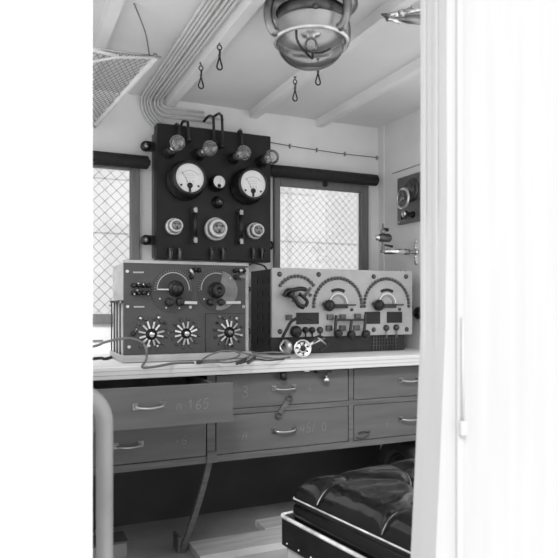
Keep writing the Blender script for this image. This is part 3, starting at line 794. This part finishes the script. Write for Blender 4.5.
fk.tube(smooth_path([p+Vector((-.03, 0, -.008)), p+Vector((0, 0, -.012)), p+Vector((.025, 0, -.002)), p+Vector((.03, 0, .008))], 4), .0025, 6)
tag(fk.build('wire_catch', BRASSD, origin=p), 'small bent wire catch on the bottom rail below the divider of the right drawers', 'catch')
# fittings under the worktop edge
p = P(283.5, 372, Y=2.055)
tag(MB().lathe((p.x, 2.055, -.242), (0, 0, -1), [(0, 0), (.008, 0), (.009, .006), (.014, .012), (.014, .028), (.008, .034), (0, .035)], 16).build('buzzer_knob', BLACK, origin=(p.x, 2.055, -.242)), 'black round knob hanging under the worktop edge above the middle drawer handle', 'knob')
p = P(326, 372, Y=2.06)
sw = thing('bell_push', 'small bright pull fitting hanging beneath the worktop on a black block', 'fitting', (p.x, 2.06, -.242))
MB().box((p.x-.045, 2.045, -.256), (p.x+.018, 2.078, -.242), .002).build('block', BLACK, sw)
MB().lathe((p.x, 2.06, -.254), (0, 0, -1), [(0, 0), (.0055, 0), (.0055, .018), (.011, .022), (.015, .030), (.012, .036), (0, .038)], 18).build('pull', CHROME, sw)
p = P(306, 375, Y=2.05)
MB().box((p.x-.011, 2.04, -.2475), (p.x+.011, 2.052, -.242), .001).build('contact_plate', NICK, sw)

# brace
a, b_ = Vector((.662, 2.095, -.556)), Vector((.600, 2.235, ZF))
tb = thing('support_brace', 'slanting wooden brace from the drawer carcass down to the floor', 'brace', b_)
mid = a.lerp(b_, .42)+Vector((.006, 0, 0))
pth = smooth_path([a, mid, b_+Vector((0, 0, .004))], 8)
m = MB()
for i in range(len(pth)-1): m.bar(pth[i], pth[i+1]+(pth[i+1]-pth[i])*.03, .020, .016, (0, 1, 0))
m.build('brace', RAIL, tb)
MB().box((b_.x-.016, 2.228, ZF+.001), (b_.x-.006, 2.30, ZF+.062), .001).build('foot_block', DRAW, tb)

# ------------------------------------------------------------------ floor items
zt = ZF+.028
A = P(187.5, 540.5, Z=zt); B = P(268, 529.2, Z=zt)
pl = MB().box((A.x, A.y-.16, ZF+.001), (1.5, B.y, zt), .001)
tag(pl.build('floor_board', PLANK, origin=(1.0, A.y-.08, ZF)), 'pale raised floorboard lying in front of the slanting brace', 'board')
C_ = P(257.5, 522, Z=zt)
pl = MB().box((C_.x, B.y+.012, ZF+.001), (1.5, C_.y+.03, zt), .001)
tag(pl.build('floor_board', PLANK, origin=(1.2, C_.y, ZF)), 'shorter pale raised floorboard behind the first, beside the leather seat', 'board')
q = P(127, 541, Z=-.86)
bx = thing('wooden_box', 'low wooden box on the floor at far left beneath the drawers', 'box', (.25, 2.32, ZF))
MB().box((XL+.02, q.y, ZF+.001), (q.x, q.y+.012, -.866)).box((XL+.02, q.y+.09, ZF+.001), (q.x, q.y+.10, -.866)).box((q.x-.012, q.y+.012, ZF+.001), (q.x, q.y+.09, -.866)).build('side_boards', CRATE, bx)
MB().box((XL+.018, q.y-.004, -.866), (q.x+.004, q.y+.104, -.858), .001).build('lid', DRAW, bx)

# tyre
ty = thing('tyre', 'dark ribbed rubber tyre standing under the right-hand drawers', 'tyre', (1.60, 2.22, ZF))
cx_, cy_, cz_ = 1.61, 2.22, ZF+.1785
pr = []
prof = [(.100, -.045), (.104, -.055), (.12, -.062), (.128, -.060), (.136, -.066), (.146, -.064), (.154, -.066), (.163, -.060), (.170, -.052), (.174, -.046), (.170, -.036), (.177, -.030), (.172, -.020), (.178, -.012), (.173, 0), (.178, .012), (.172, .020), (.177, .030), (.170, .04), (.174, .046), (.168, .054), (.15, .064), (.12, .062), (.104, .055), (.100, .045), (.104, 0), (.100, -.045)]
MB().lathe((cx_, cy_, cz_), (1, 0, 0), prof, 56).build('tyre_casing', RUB, ty)
MB().lathe((cx_, cy_, cz_), (1, 0, 0), [(.0995, -.04), (.092, -.044), (.088, -.02), (.086, .02), (.092, .044), (.0995, .04), (.0995, -.04)], 40).build('rim', BLACKM, ty)

# ------------------------------------------------------------------ leather seat
rotM = Matrix.Translation((.677, 1.427, 0)) @ Matrix.Rotation(R(9), 4, 'Z')
S = thing('leather_seat', 'black buttoned leather bench seat with worn piping at lower right', 'bench', (1.0, 1.2, ZF))
LX, LY = .84, .47        # local: x 0..LX, y 0..-LY
zp = -.500
buttons = []
for r_ in range(5):
    yy = -.085 - .115*r_
    for c_ in range(6):
        xx = .135+.17*c_ + (.085 if r_ % 2 else 0)
        if .05 < xx < LX-.05 and yy > -LY+.04: buttons.append((xx, yy))
def seg_d(px, py, a, b):
    dx, dy = b[0]-a[0], b[1]-a[1]; L2 = dx*dx+dy*dy
    t_ = max(0, min(1, ((px-a[0])*dx+(py-a[1])*dy)/L2)); return math.hypot(px-a[0]-t_*dx, py-a[1]-t_*dy)
pleats = []
for i, a in enumerate(buttons):
    for b_ in buttons[i+1:]:
        if .1 < math.hypot(a[0]-b_[0], a[1]-b_[1]) < .16: pleats.append((a, b_))
for a in buttons:
    if a[1] > -.1: pleats.append((a, (a[0]-.03, 0)))
    if a[0] < .14: pleats.append((a, (0, a[1]-.01)))
    if a[0] > LX-.15: pleats.append((a, (LX, a[1])))
    if a[1] < -LY+.1: pleats.append((a, (a[0], -LY)))
def hgt(x, y):
    e = min(x, LX-x, -y, LY+y); e = max(e, 0)
    rr = .055
    edge = math.sqrt(max(0, 1-(1-min(e, rr)/rr)**2))
    h = .062*edge + .014*math.sin(PI*x/LX)*math.sin(PI*-y/LY)
    db = min(math.hypot(x-a[0], y-a[1]) for a in buttons)
    dp = min(seg_d(x, y, *p_) for p_ in pleats)
    h -= (.024*math.exp(-(db/.022)**2) + .010*math.exp(-(dp/.016)**2) + .006*math.exp(-(dp/.0045)**2))*min(1, .35+edge)
    h += .0012*math.sin(x*63+y*41)*math.sin(y*57-x*22)
    return max(h, -.001)
nx, ny = 210, 118
vs = []; fs = []
for j in range(ny+1):
    for i in range(nx+1):
        # denser sampling near the edges
        a = i/nx; b_ = j/ny
        a = a - .03*math.sin(2*PI*a); b_ = b_-.04*math.sin(2*PI*b_)
        x, y = LX*a, -LY*b_
        # rounded corners
        vs.append((x, y, zp+hgt(x, y)))
for j in range(ny):
    for i in range(nx):
        k = j*(nx+1)+i; fs.append((k, k+1, k+nx+2, k+nx+1))
cu = MB().add(vs, fs, True)
def loop(inset, z, n=5, rc=.03, ex=0):
    pts = []
    x0_, x1_, y0_, y1_ = inset-ex, LX-inset+ex, -LY+inset-ex, -inset+ex
    for (cx, cy, a0) in ((x1_-rc, y1_-rc, 0), (x0_+rc, y1_-rc, 90), (x0_+rc, y0_+rc, 180), (x1_-rc, y0_+rc, 270)):
        for k in range(n+1):
            a = R(a0+90*k/n); pts.append(Vector((cx+rc*math.cos(a), cy+rc*math.sin(a), z)))
    return pts
def pillar(m, zs, smooth=True):
    rings = [loop(0, z, ex=e, rc=.012) for z, e in zs]; n = len(rings[0]); vs = [v for r_ in rings for v in r_]; fs = []
    for i in range(len(rings)-1):
        for k in range(n): fs.append((i*n+k, i*n+(k+1) % n, (i+1)*n+(k+1) % n, (i+1)*n+k))
    fs.append(tuple(range(n))); fs.append(tuple(range(len(vs)-1, len(vs)-1-n, -1)))
    m.add(vs, fs, smooth)
cu.rot(rotM); cuo = cu.build('tufted_cushion', LEATH, S)
sd = MB(); pillar(sd, [(zp-.001, -.001), (zp-.015, .004), (zp-.035, .005), (zp-.055, .0)]); sd.rot(rotM); sd.build('cushion_side', LEATH, S)
m = MB(); m.tube(loop(0, zp, ex=.003, rc=.012), .0048, 8, closed=True); m.rot(rotM); m.build('piping', LEATHB, S)
m = MB(); m.tube(loop(0, zp+.006, ex=.0035, rc=.012), .0020, 6, closed=True); m.rot(rotM); m.build('piping', WORN, S)
m = MB(); m.tube(loop(0, zp-.056, ex=.002, rc=.012), .003, 8, closed=True); m.rot(rotM); m.build('piping', LEATHB, S)
for a in buttons:
    z = zp+hgt(*a); m = MB().lathe((a[0], a[1], z-.001), (0, 0, 1), [(0, 0), (.009, 0), (.008, .003), (.004, .0055), (0, .006)], 14)
    m.rot(rotM); m.build('button', LEATHB, cuo)
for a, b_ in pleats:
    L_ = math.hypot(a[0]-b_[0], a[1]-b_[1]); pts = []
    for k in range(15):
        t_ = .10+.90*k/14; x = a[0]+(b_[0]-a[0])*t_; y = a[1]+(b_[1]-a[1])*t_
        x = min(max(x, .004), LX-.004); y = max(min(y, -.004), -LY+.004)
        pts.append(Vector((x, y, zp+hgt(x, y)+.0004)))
    m = MB().tube(pts, .0016, 6); m.rot(rotM); m.build('pleat_seam', SEAM, cuo)  # thin pale tubes following the pleats
# base box
bs = MB(); pillar(bs, [(-.548, .010), (-.552, .014), (-.622, .014), (-.626, .010)], False)
bs.rot(Matrix.Translation((-.004, .030, 0)) @ rotM); bs.build('base_box', LEATHB, S)
bs = MB(); pillar(bs, [(-.627, .004), (-.898, .004)], False); bs.rot(Matrix.Translation((-.004, .030, 0)) @ rotM); bs.build('wooden_chest', CRATE, S)
m = MB(); m.tube([v+Vector((0, 0, 0)) for v in loop(0, -.549, ex=.0135, rc=.012)], .0050, 6, closed=True); m.rot(Matrix.Translation((-.004, .030, 0)) @ rotM); m.build('piping', WORN, S)
st = MB()
c = P(287, 535, Y=1.42)
st.tube(smooth_path([P(284.5, 531, Y=1.45), P(288, 532, Y=1.44), P(288.5, 537, Y=1.44), P(291, 540, Y=1.43)], 4), .003, 6)
# feet
for (x, y) in ((.03, -.03), (LX-.03, -.03), (.03, -LY+.03), (LX-.03, -LY+.03)):
    f_ = MB().cyl((x, y, ZF+.001), (0, 0, 1), .02, .02, 14); f_.rot(Matrix.Translation((-.004, .030, 0)) @ rotM); f_.build('foot', BLACKM, S)
tn = MB()
for k in range(9):
    y = -.02-.052*k; tn.ball((-.015, y, -.612), .0022, 8, 6)
tn.rot(Matrix.Translation((-.004, .030, 0)) @ rotM); tn.build('upholstery_tacks', WORN, S)

# ------------------------------------------------------------------ handrail in the left of doorway
hr = thing('handrail', 'worn upright handrail with curved top just inside the doorway at far left', 'handrail', (.133, .97, ZF))
xh, yh, zt_ = .1375, .955, -.126
r = .052
pts = [(xh, yh, ZF+.01), (xh, yh, -.5), (xh, yh, zt_-r)]
pts += [(xh-r+r*math.cos(R(a)), yh, zt_-r+r*math.sin(R(a))) for a in range(10, 91, 10)]
pts.append((XL+.003, yh, zt_))
MB().tube(pts, .0125, 16).build('rail', POST, hr)
MB().cyl((xh, yh, ZF+.0005), (0, 0, 1), .03, .010, 20).build('floor_flange', POST, hr)
MB().box((XL+.001, yh-.02, zt_-.02), (XL+.006, yh+.02, zt_+.02), .001).build('wall_plate', POST, hr)

# latch on the doorway post
la = thing('door_latch', 'small white-painted latch on the pale doorway post', 'latch', (.658, YR-.072, -.18))
MB().box((.6515, YR-.078, -.205), (.6645, YR-.0695, -.182), .002).build('catch', POSTW, la)
MB().tube([(.658, YR-.073, -.183), (.658, YR-.073, -.02)], .0022, 8).build('rod', POSTW, la)

# ------------------------------------------------------------------ net rack
A = Vector((.448, 2.0, .807)); B = Vector((.338, 2.585, .735))
NR = thing('luggage_net_rack', 'string net rack with white bar hanging below the ceiling at upper left', 'rack', (XL, 2.3, .75))
Al = Vector((XL+.004, 2.0, .80)); Bl = Vector((XL+.004, 2.585, .72))
nt = MB()
def bil(u_, v_):
    p = (Al.lerp(A, u_)).lerp(Bl.lerp(B, u_), v_)
    p.z -= .022*math.sin(PI*u_)*math.sin(PI*v_) ; return p
n1, n2 = 14, 22
for i in range(n1+n2+1):
    pass
K = 19
for k in range(-K, K+1):
    for sgn in (1, -1):
        pts = []
        for q in range(13):
            v_ = q/12; u_ = k/K*1.0 + (v_ if sgn > 0 else 1-v_)*1.0
            if 0 <= u_ <= 1: pts.append(bil(u_, v_))
        if len(pts) > 1: nt.tube(pts, .0011, 4, cap=False)
nt.build('net', NET, NR)
bar = MB().tube([A, B], .0095, 10)
NRb = bar.build('front_bar', NETW, NR)
lw_ = MB()
for k in range(34):
    p = A.lerp(B, (k+.5)/34); d_ = (B-A).normalized()
    lw_.lathe(p-d_*.002, d_, [(.0095, 0), (.0112, .0018), (.0112, .0042), (.0095, .006)], 10)
lw_.build('lashing', NETW, NRb)
MB().tube([A+Vector((.02, 0, .003)), Al], .0045, 8).build('side_rod', NICK, NR)
MB().tube([A+Vector((0, 0, 0)), P(115, 57.5, Y=1.97), P(80, 64, Y=1.95)], .0040, 8).build('side_rod', NETW, NR)
MB().tube(smooth_path([P(117, 56.5, Y=1.99), P(105, 53, Y=1.98), P(88, 49, Y=1.97)], 4), .0055, 8).build('side_rod', NETW, NR)
MB().tube([B, Bl], .0045, 8).build('end_rod', NICK, NR)
MB().tube([(B.x, 2.58, B.z), (B.x, YB-.001, B.z)], .007, 8).build('wall_socket', STEEL, NR)
MB().tube(smooth_path([P(149.5, 56, Y=2.0), P(146, 35, Y=1.93), P(140, 18, Y=1.87), Vector((P(134, 3, Z=ZC).x, P(134, 3, Z=ZC).y, ZC-.001))], 5), .0024, 6).build('hanging_cord', INKG if False else NET, NR)
MB().ball(A+Vector((0, -.002, .006)), .008, 10, 8).build('joint', STEEL, NR)

# ------------------------------------------------------------------ snap hooks
def snaphook(loc, label, sc=1):
    t_ = thing('snap_hook', label, 'hook', loc, 'swivel snap hooks hanging from the ceiling beams')
    x, y, z = loc
    MB().lathe((x, y, z), (0, 0, -1), [(0, 0), (.006, 0), (.005, .004), (.0022, .006), (.0022, .012), (0, .012)], 10).build('screw', BRASSD, t_)
    MB().tube([(x+.0075*math.cos(a), y, z-.019+.0085*math.sin(a)) for a in [2*PI*k/14 for k in range(14)]], .0020, 6, closed=True).build('ring', BLACKM, t_)
    MB().tube([(x+.001, y+.0055*math.cos(a), z-.034+.009*math.sin(a)) for a in [2*PI*k/12 for k in range(12)]], .0018, 6, closed=True).build('chain_link', BLACKM, t_)
    MB().lathe((x, y, z-.041), (0, 0, -1), [(0, 0), (.0045, .001), (.005, .006), (.0025, .009), (0, .009)], 10).build('swivel', BRASSD, t_)
    tear = [(0, -.050), (.0030, -.060), (.0065, -.072), (.0090, -.081), (.0070, -.088), (0, -.0915), (-.0070, -.088), (-.0090, -.081), (-.0065, -.072), (-.0030, -.060)]
    MB().tube(smooth_path([(x+a, y, z+b_) for a, b_ in tear], 3, closed=True), .0026, 6, closed=True).build('hook', BLACKM, t_)
    return t_
HZ = ZC-.030
for (px, py), lab in (((201, 63), 'dark snap hook hanging near the conduits, lower of the left pair'), ((219.5, 42), 'dark snap hook under the ceiling beam, upper of the left pair'),
                      ((295, 77), 'dark snap hook hanging just left of the dome lamp bottom'), ((318, 59), 'dark snap hook seen directly beneath the glass dome lamp')):
    p = P(px, py, Z=HZ); snaphook((p.x, p.y, HZ+.001), lab)

# ------------------------------------------------------------------ dome lamp
LC = Vector((.823, 1.617, 0))
DL = thing('ceiling_lamp', 'round metal ceiling lamp with large clear glass dome', 'lamp', (LC.x, LC.y, ZC))
def lz(z): return (LC.x, LC.y, z)
MB().lathe(lz(ZC), (0, 0, -1), [(0, .001), (.135, .001), (.137, .008), (.122, .016), (.108, .024), (.104, .028)], 48).build('ceiling_rose', STEEL, DL)
MB().lathe(lz(.862), (0, 0, -1), [(.102, .040), (.106, .038), (.1085, .044), (.1085, .082), (.1115, .085), (.112, .089), (.110, .093), (.105, .095), (.101, .093), (.101, .07), (.102, .040)], 56).build('metal_ring', RING, DL)
MB().lathe(lz(.862), (0, 0, -1), [(0, .064), (.05, .066), (.100, .074), (.1008, .070), (.05, .062), (0, .060)], 40).build('reflector', REFL, DL)
prof = [(.0995, .082)]
for i in range(15):
    a = R(90*i/14); prof.append((.0995*math.cos(a), .093+.072*math.sin(a)))
MB().lathe(lz(.862), (0, 0, -1), prof, 48).build('glass_dome', DOME, DL)
MB().lathe(lz(.798), (0, 0, -1), [(0, 0), (.03, 0), (.028, .004), (.012, .006), (.012, .012), (.0, .012)], 14).build('bulb_socket', NICK, DL)
MB().ball((LC.x, LC.y, .765), .020, 18, 12, (1, 1, 1.1)).build('bulb', BULB, DL)
gw = MB()
gp = smooth_path([(LC.x-.07, LC.y-.05, .797), (LC.x-.070, LC.y-.045, .780), (LC.x-.058, LC.y-.03, .752), (LC.x-.02, LC.y-.01, .734), (LC.x+.004, LC.y, .726), (LC.x+.004, LC.y, .745)], 6)
gw.tube(gp, .0035, 8)
gp = smooth_path([(LC.x-.058, LC.y-.03, .755), (LC.x-.02, LC.y+.005, .748), (LC.x+.04, LC.y+.02, .756), (LC.x+.080, LC.y+.03, .778)], 6)
gw.tube(gp, .0035, 8); gw.build('inner_bracket', BLACKM, DL)
for k, a in enumerate((180, 10, 290)):
    e = Vector((math.cos(R(a)), math.sin(R(a)), 0)); c = Vector(lz(0))
    m = MB()
    m.tube(smooth_path([c+e*.108+Vector((0, 0, .782)), c+e*.121+Vector((0, 0, .784)), c+e*.134+Vector((0, 0, .808)), c+e*.138+Vector((0, 0, .84)), c+e*.130+Vector((0, 0, .876))], 5), .0125, 12)
    m.build('clamp', STEEL, DL)
    MB().lathe(c+e*.134+Vector((0, 0, .815)), e+Vector((0, 0, -.5)), [(0, 0), (.010, 0), (.009, .008), (.005, .012), (0, .012)], 12).build('clamp_screw', CHROME, DL)
e = Vector((math.cos(R(250)), math.sin(R(250)), 0))
MB().lathe(Vector(lz(.828))+e*.1080, e, [(0, 0), (.009, 0), (.008, .003), (.004, .005), (0, .005)], 14).build('ring_bolt', BRASSD, DL)

MB().lathe(lz(.884), (0, 0, -1), [(0, 0), (.097, 0), (.097, .062), (0, .062)], 40).build('lamp_body', BRASSD, DL)
# ------------------------------------------------------------------ fitting at upper right
UF = thing('ceiling_bracket', 'bright metal rod fitting under the ceiling beside the doorway post', 'bracket', P(400, 15, Z=.86))
a, b_ = P(387, 15.5, Z=.845), P(432, 8, Z=.845)
MB().tube([a, a.lerp(b_, .3)], .0075, 10).tube([a.lerp(b_, .36), b_], .0085, 10).build('rod', CHROME, UF)
MB().tube([a.lerp(b_, .28), a.lerp(b_, .38)], .010, 10).build('collar', NICK, UF)
a2, b2 = P(387.5, 18.5, Z=.84), P(400, 21.5, Z=.84)
MB().tube([a2, b2], [.005, .0075], 10).build('short_rod', CHROME, UF)
MB().tube([P(392, 17.5, Z=.85), P(408, 19, Z=.85), P(430, 20, Z=.85)], [.005, .013, .016], 12).build('shadow_cone', STEEL, UF)  # dark cone standing in for the fitting's conical shadow
MB().tube([a+Vector((-.02, 0, .0)), a, P(388, 20, Z=.84)], [.002, .008, .006], 8).build('tip', BRASSD, UF)
mm = a.lerp(b_, .5)
MB().tube([mm, (mm.x, mm.y, ZC-.001)], .008, 10).build('stem', STEEL, UF)

# ------------------------------------------------------------------ right wall : panel with handwheel
PX = XR-.002
WP = thing('handwheel_panel', 'grey board with small handwheel and knobs on the right wall', 'control panel', (PX, 2.33, .375))
MB().box((PX-.018, 2.18, .378), (PX, 2.434, .597), .002).build('board', PLATE, WP)
def PW(px, py, off): return P(px, py, X=PX-.018-off)
c = PW(411.5, 190, .0)
dk = MB().lathe((PX-.018, c.y, c.z), (-1, 0, 0), [(0, 0), (.056, 0), (.054, .006), (.040, .009), (.018, .010), (.018, .03), (0, .031)], 32).build('index_disc', BRASSD, WP)
c = P(402.8, 198.5, X=PX-.085)
wh = MB().tube([(c.x, c.y+.043*math.cos(2*PI*k/28), c.z+.043*math.sin(2*PI*k/28)) for k in range(28)], .0060, 8, closed=True)
wh = wh.build('handwheel', NICK, WP)
m = MB()
for k in range(3):
    a = R(90+120*k); m.tube([(c.x, c.y, c.z), (c.x, c.y+.04*math.cos(a), c.z+.04*math.sin(a))], .004, 8)
m.lathe((c.x-.006, c.y, c.z), (1, 0, 0), [(0, 0), (.012, 0), (.012, .012), (.006, .014), (.006, .066), (0, .066)], 16); m.build('spokes', STEEL, wh)
c = PW(413, 214.5, 0)
m = MB().lathe((PX-.018, c.y, c.z), (-1, 0, 0), [(0, 0), (.016, 0), (.010, .014), (.008, .026), (.015, .036), (.016, .046), (.010, .05), (0, .05)], 18).build('spool_knob', BLACK, WP)
MB().lathe((PX-.068, c.y, c.z), (-1, 0, 0), [(0, 0), (.016, 0), (.015, .004), (0, .006)], 14).build('knob_cap', CHROME, m)
c = PW(402, 217.5, .02)
m = MB()
for k in range(4):
    a = R(45*k+20); m.tube([(c.x, c.y+.011*math.cos(a), c.z+.011*math.sin(a)), (c.x, c.y-.011*math.cos(a), c.z-.011*math.sin(a))], .0022, 6)
m.tube([(c.x, c.y, c.z), (PX-.017, c.y, c.z)], .004, 8); m.build('star_nut', BLACKM, WP)
for y_, z_ in ((2.42, .586), (2.42, .390), (2.195, .586), (2.195, .39)):
    MB().cyl((PX-.018, y_, z_), (-1, 0, 0), .005, .003, 10).build('screw', NICK, WP)

# ------------------------------------------------------------------ wall lamp bracket
WL = thing('wall_lamp_bracket', 'bright swing-arm lamp bracket on the right wall below the handwheel board', 'bracket lamp', (XR, 2.29, .241))
yq = 2.312
m = MB()
m.lathe((XR-.001, yq, .241), (-1, 0, 0), [(0, 0), (.018, 0), (.016, .006), (.010, .010), (0, .01)], 18)
for s_ in (1, -1):
    m.lathe((XR-.001, yq, .241+s_*.048), (-1, 0, 0), [(0, 0), (.012, 0), (.010, .005), (0, .006)], 14)
    m.bar((XR-.003, yq, .241+s_*.008), (XR-.003, yq, .241+s_*.045), .010, .005, (1, 0, 0))
    m.ball((XR-.004, yq, .241+s_*.022), .010, 12, 8)
    m.ball((XR-.004, yq, .241+s_*.035), .008, 12, 8)
m.build('wall_plate', CHROME, WL)
xe = 1.535
MB().tube([(XR-.008, yq, .241), (XR-.05, yq, .241), (XR-.055, yq, .241), (xe, yq, .238)], [.009, .009, .0125, .012], 14).build('arm', CHROME, WL)
MB().lathe((XR-.065, yq, .241), (1, 0, 0), [(0, 0), (.014, 0), (.014, .022), (0, .022)], 14).build('arm_joint', STEEL, WL)
MB().lathe((xe, yq, .232), (0, 0, 1), [(0, 0), (.012, 0), (.013, .008), (.008, .014), (.008, .028), (.006, .03), (.006, .085), (.012, .09), (.012, .10), (.005, .104), (.005, .118), (.003, .13), (0, .131)], 18).build('spindle', STEEL, WL)
MB().lathe((xe-.028, yq-.004, .298), (1, 0, 0), [(0, 0), (.010, .001), (.017, .008), (.019, .02), (.019, .055), (.014, .064), (0, .066)], 20).build('lamp_body', BRASSD, WL)
MB().ball((xe-.030, yq-.004, .298), .014, 14, 10).build('bright_cap', CHROME, WL)
MB().tube([(xe, yq, .268), (xe+.05, yq, .262)], [.003, .006], 8).build('tap_lever', BLACK, WL)
MB().lathe((xe+.004, yq, .335), (1, 0, 0), [(0, 0), (.008, 0), (.008, .022), (0, .024)], 12).build('wick_knob', BLACK, WL)
# small plug seen at right window bottom near wall and round black fitting
p = P(420, 313, X=XR)
tag(MB().lathe((XR, p.y, p.z), (-1, 0, 0), [(0, 0), (.028, 0), (.028, .014), (.018, .024), (0, .026)], 20).build('wall_plug', BLACK, origin=(XR, p.y, p.z)), 'round black fitting low on the right wall beside the doorway post', 'socket')

# ------------------------------------------------------------------ light
w = D.worlds.new('sky'); bpy.context.scene.world = w; w.use_nodes = True
bg = w.node_tree.nodes['Background']; bg.inputs['Color'].default_value = (1, 1, 1, 1); bg.inputs['Strength'].default_value = 1.0
sun = D.lights.new('sun', 'SUN'); sun.energy = 2.2; sun.angle = R(20)
so = D.objects.new('sun', sun); COL.objects.link(so); so.rotation_euler = (R(52), 0, R(-32))

# ------------------------------------------------------------------ camera
cd = D.cameras.new('camera'); co = D.objects.new('camera', cd); COL.objects.link(co)
co.location = (0, 0, 0); co.rotation_euler = (R(90), 0, R(-24))
cd.sensor_width = 36; cd.lens = 36*F/558; cd.shift_y = 26/558; cd.clip_start = .02
cd.dof.use_dof = True; cd.dof.focus_distance = 2.35; cd.dof.aperture_fstop = 7
bpy.context.scene.camera = co
sc = bpy.context.scene
sc.view_settings.view_transform = 'Standard'; sc.view_settings.look = 'None'
sc.view_settings.gamma = 1; sc.view_settings.use_curve_mapping = False
sc.view_settings.exposure = .56
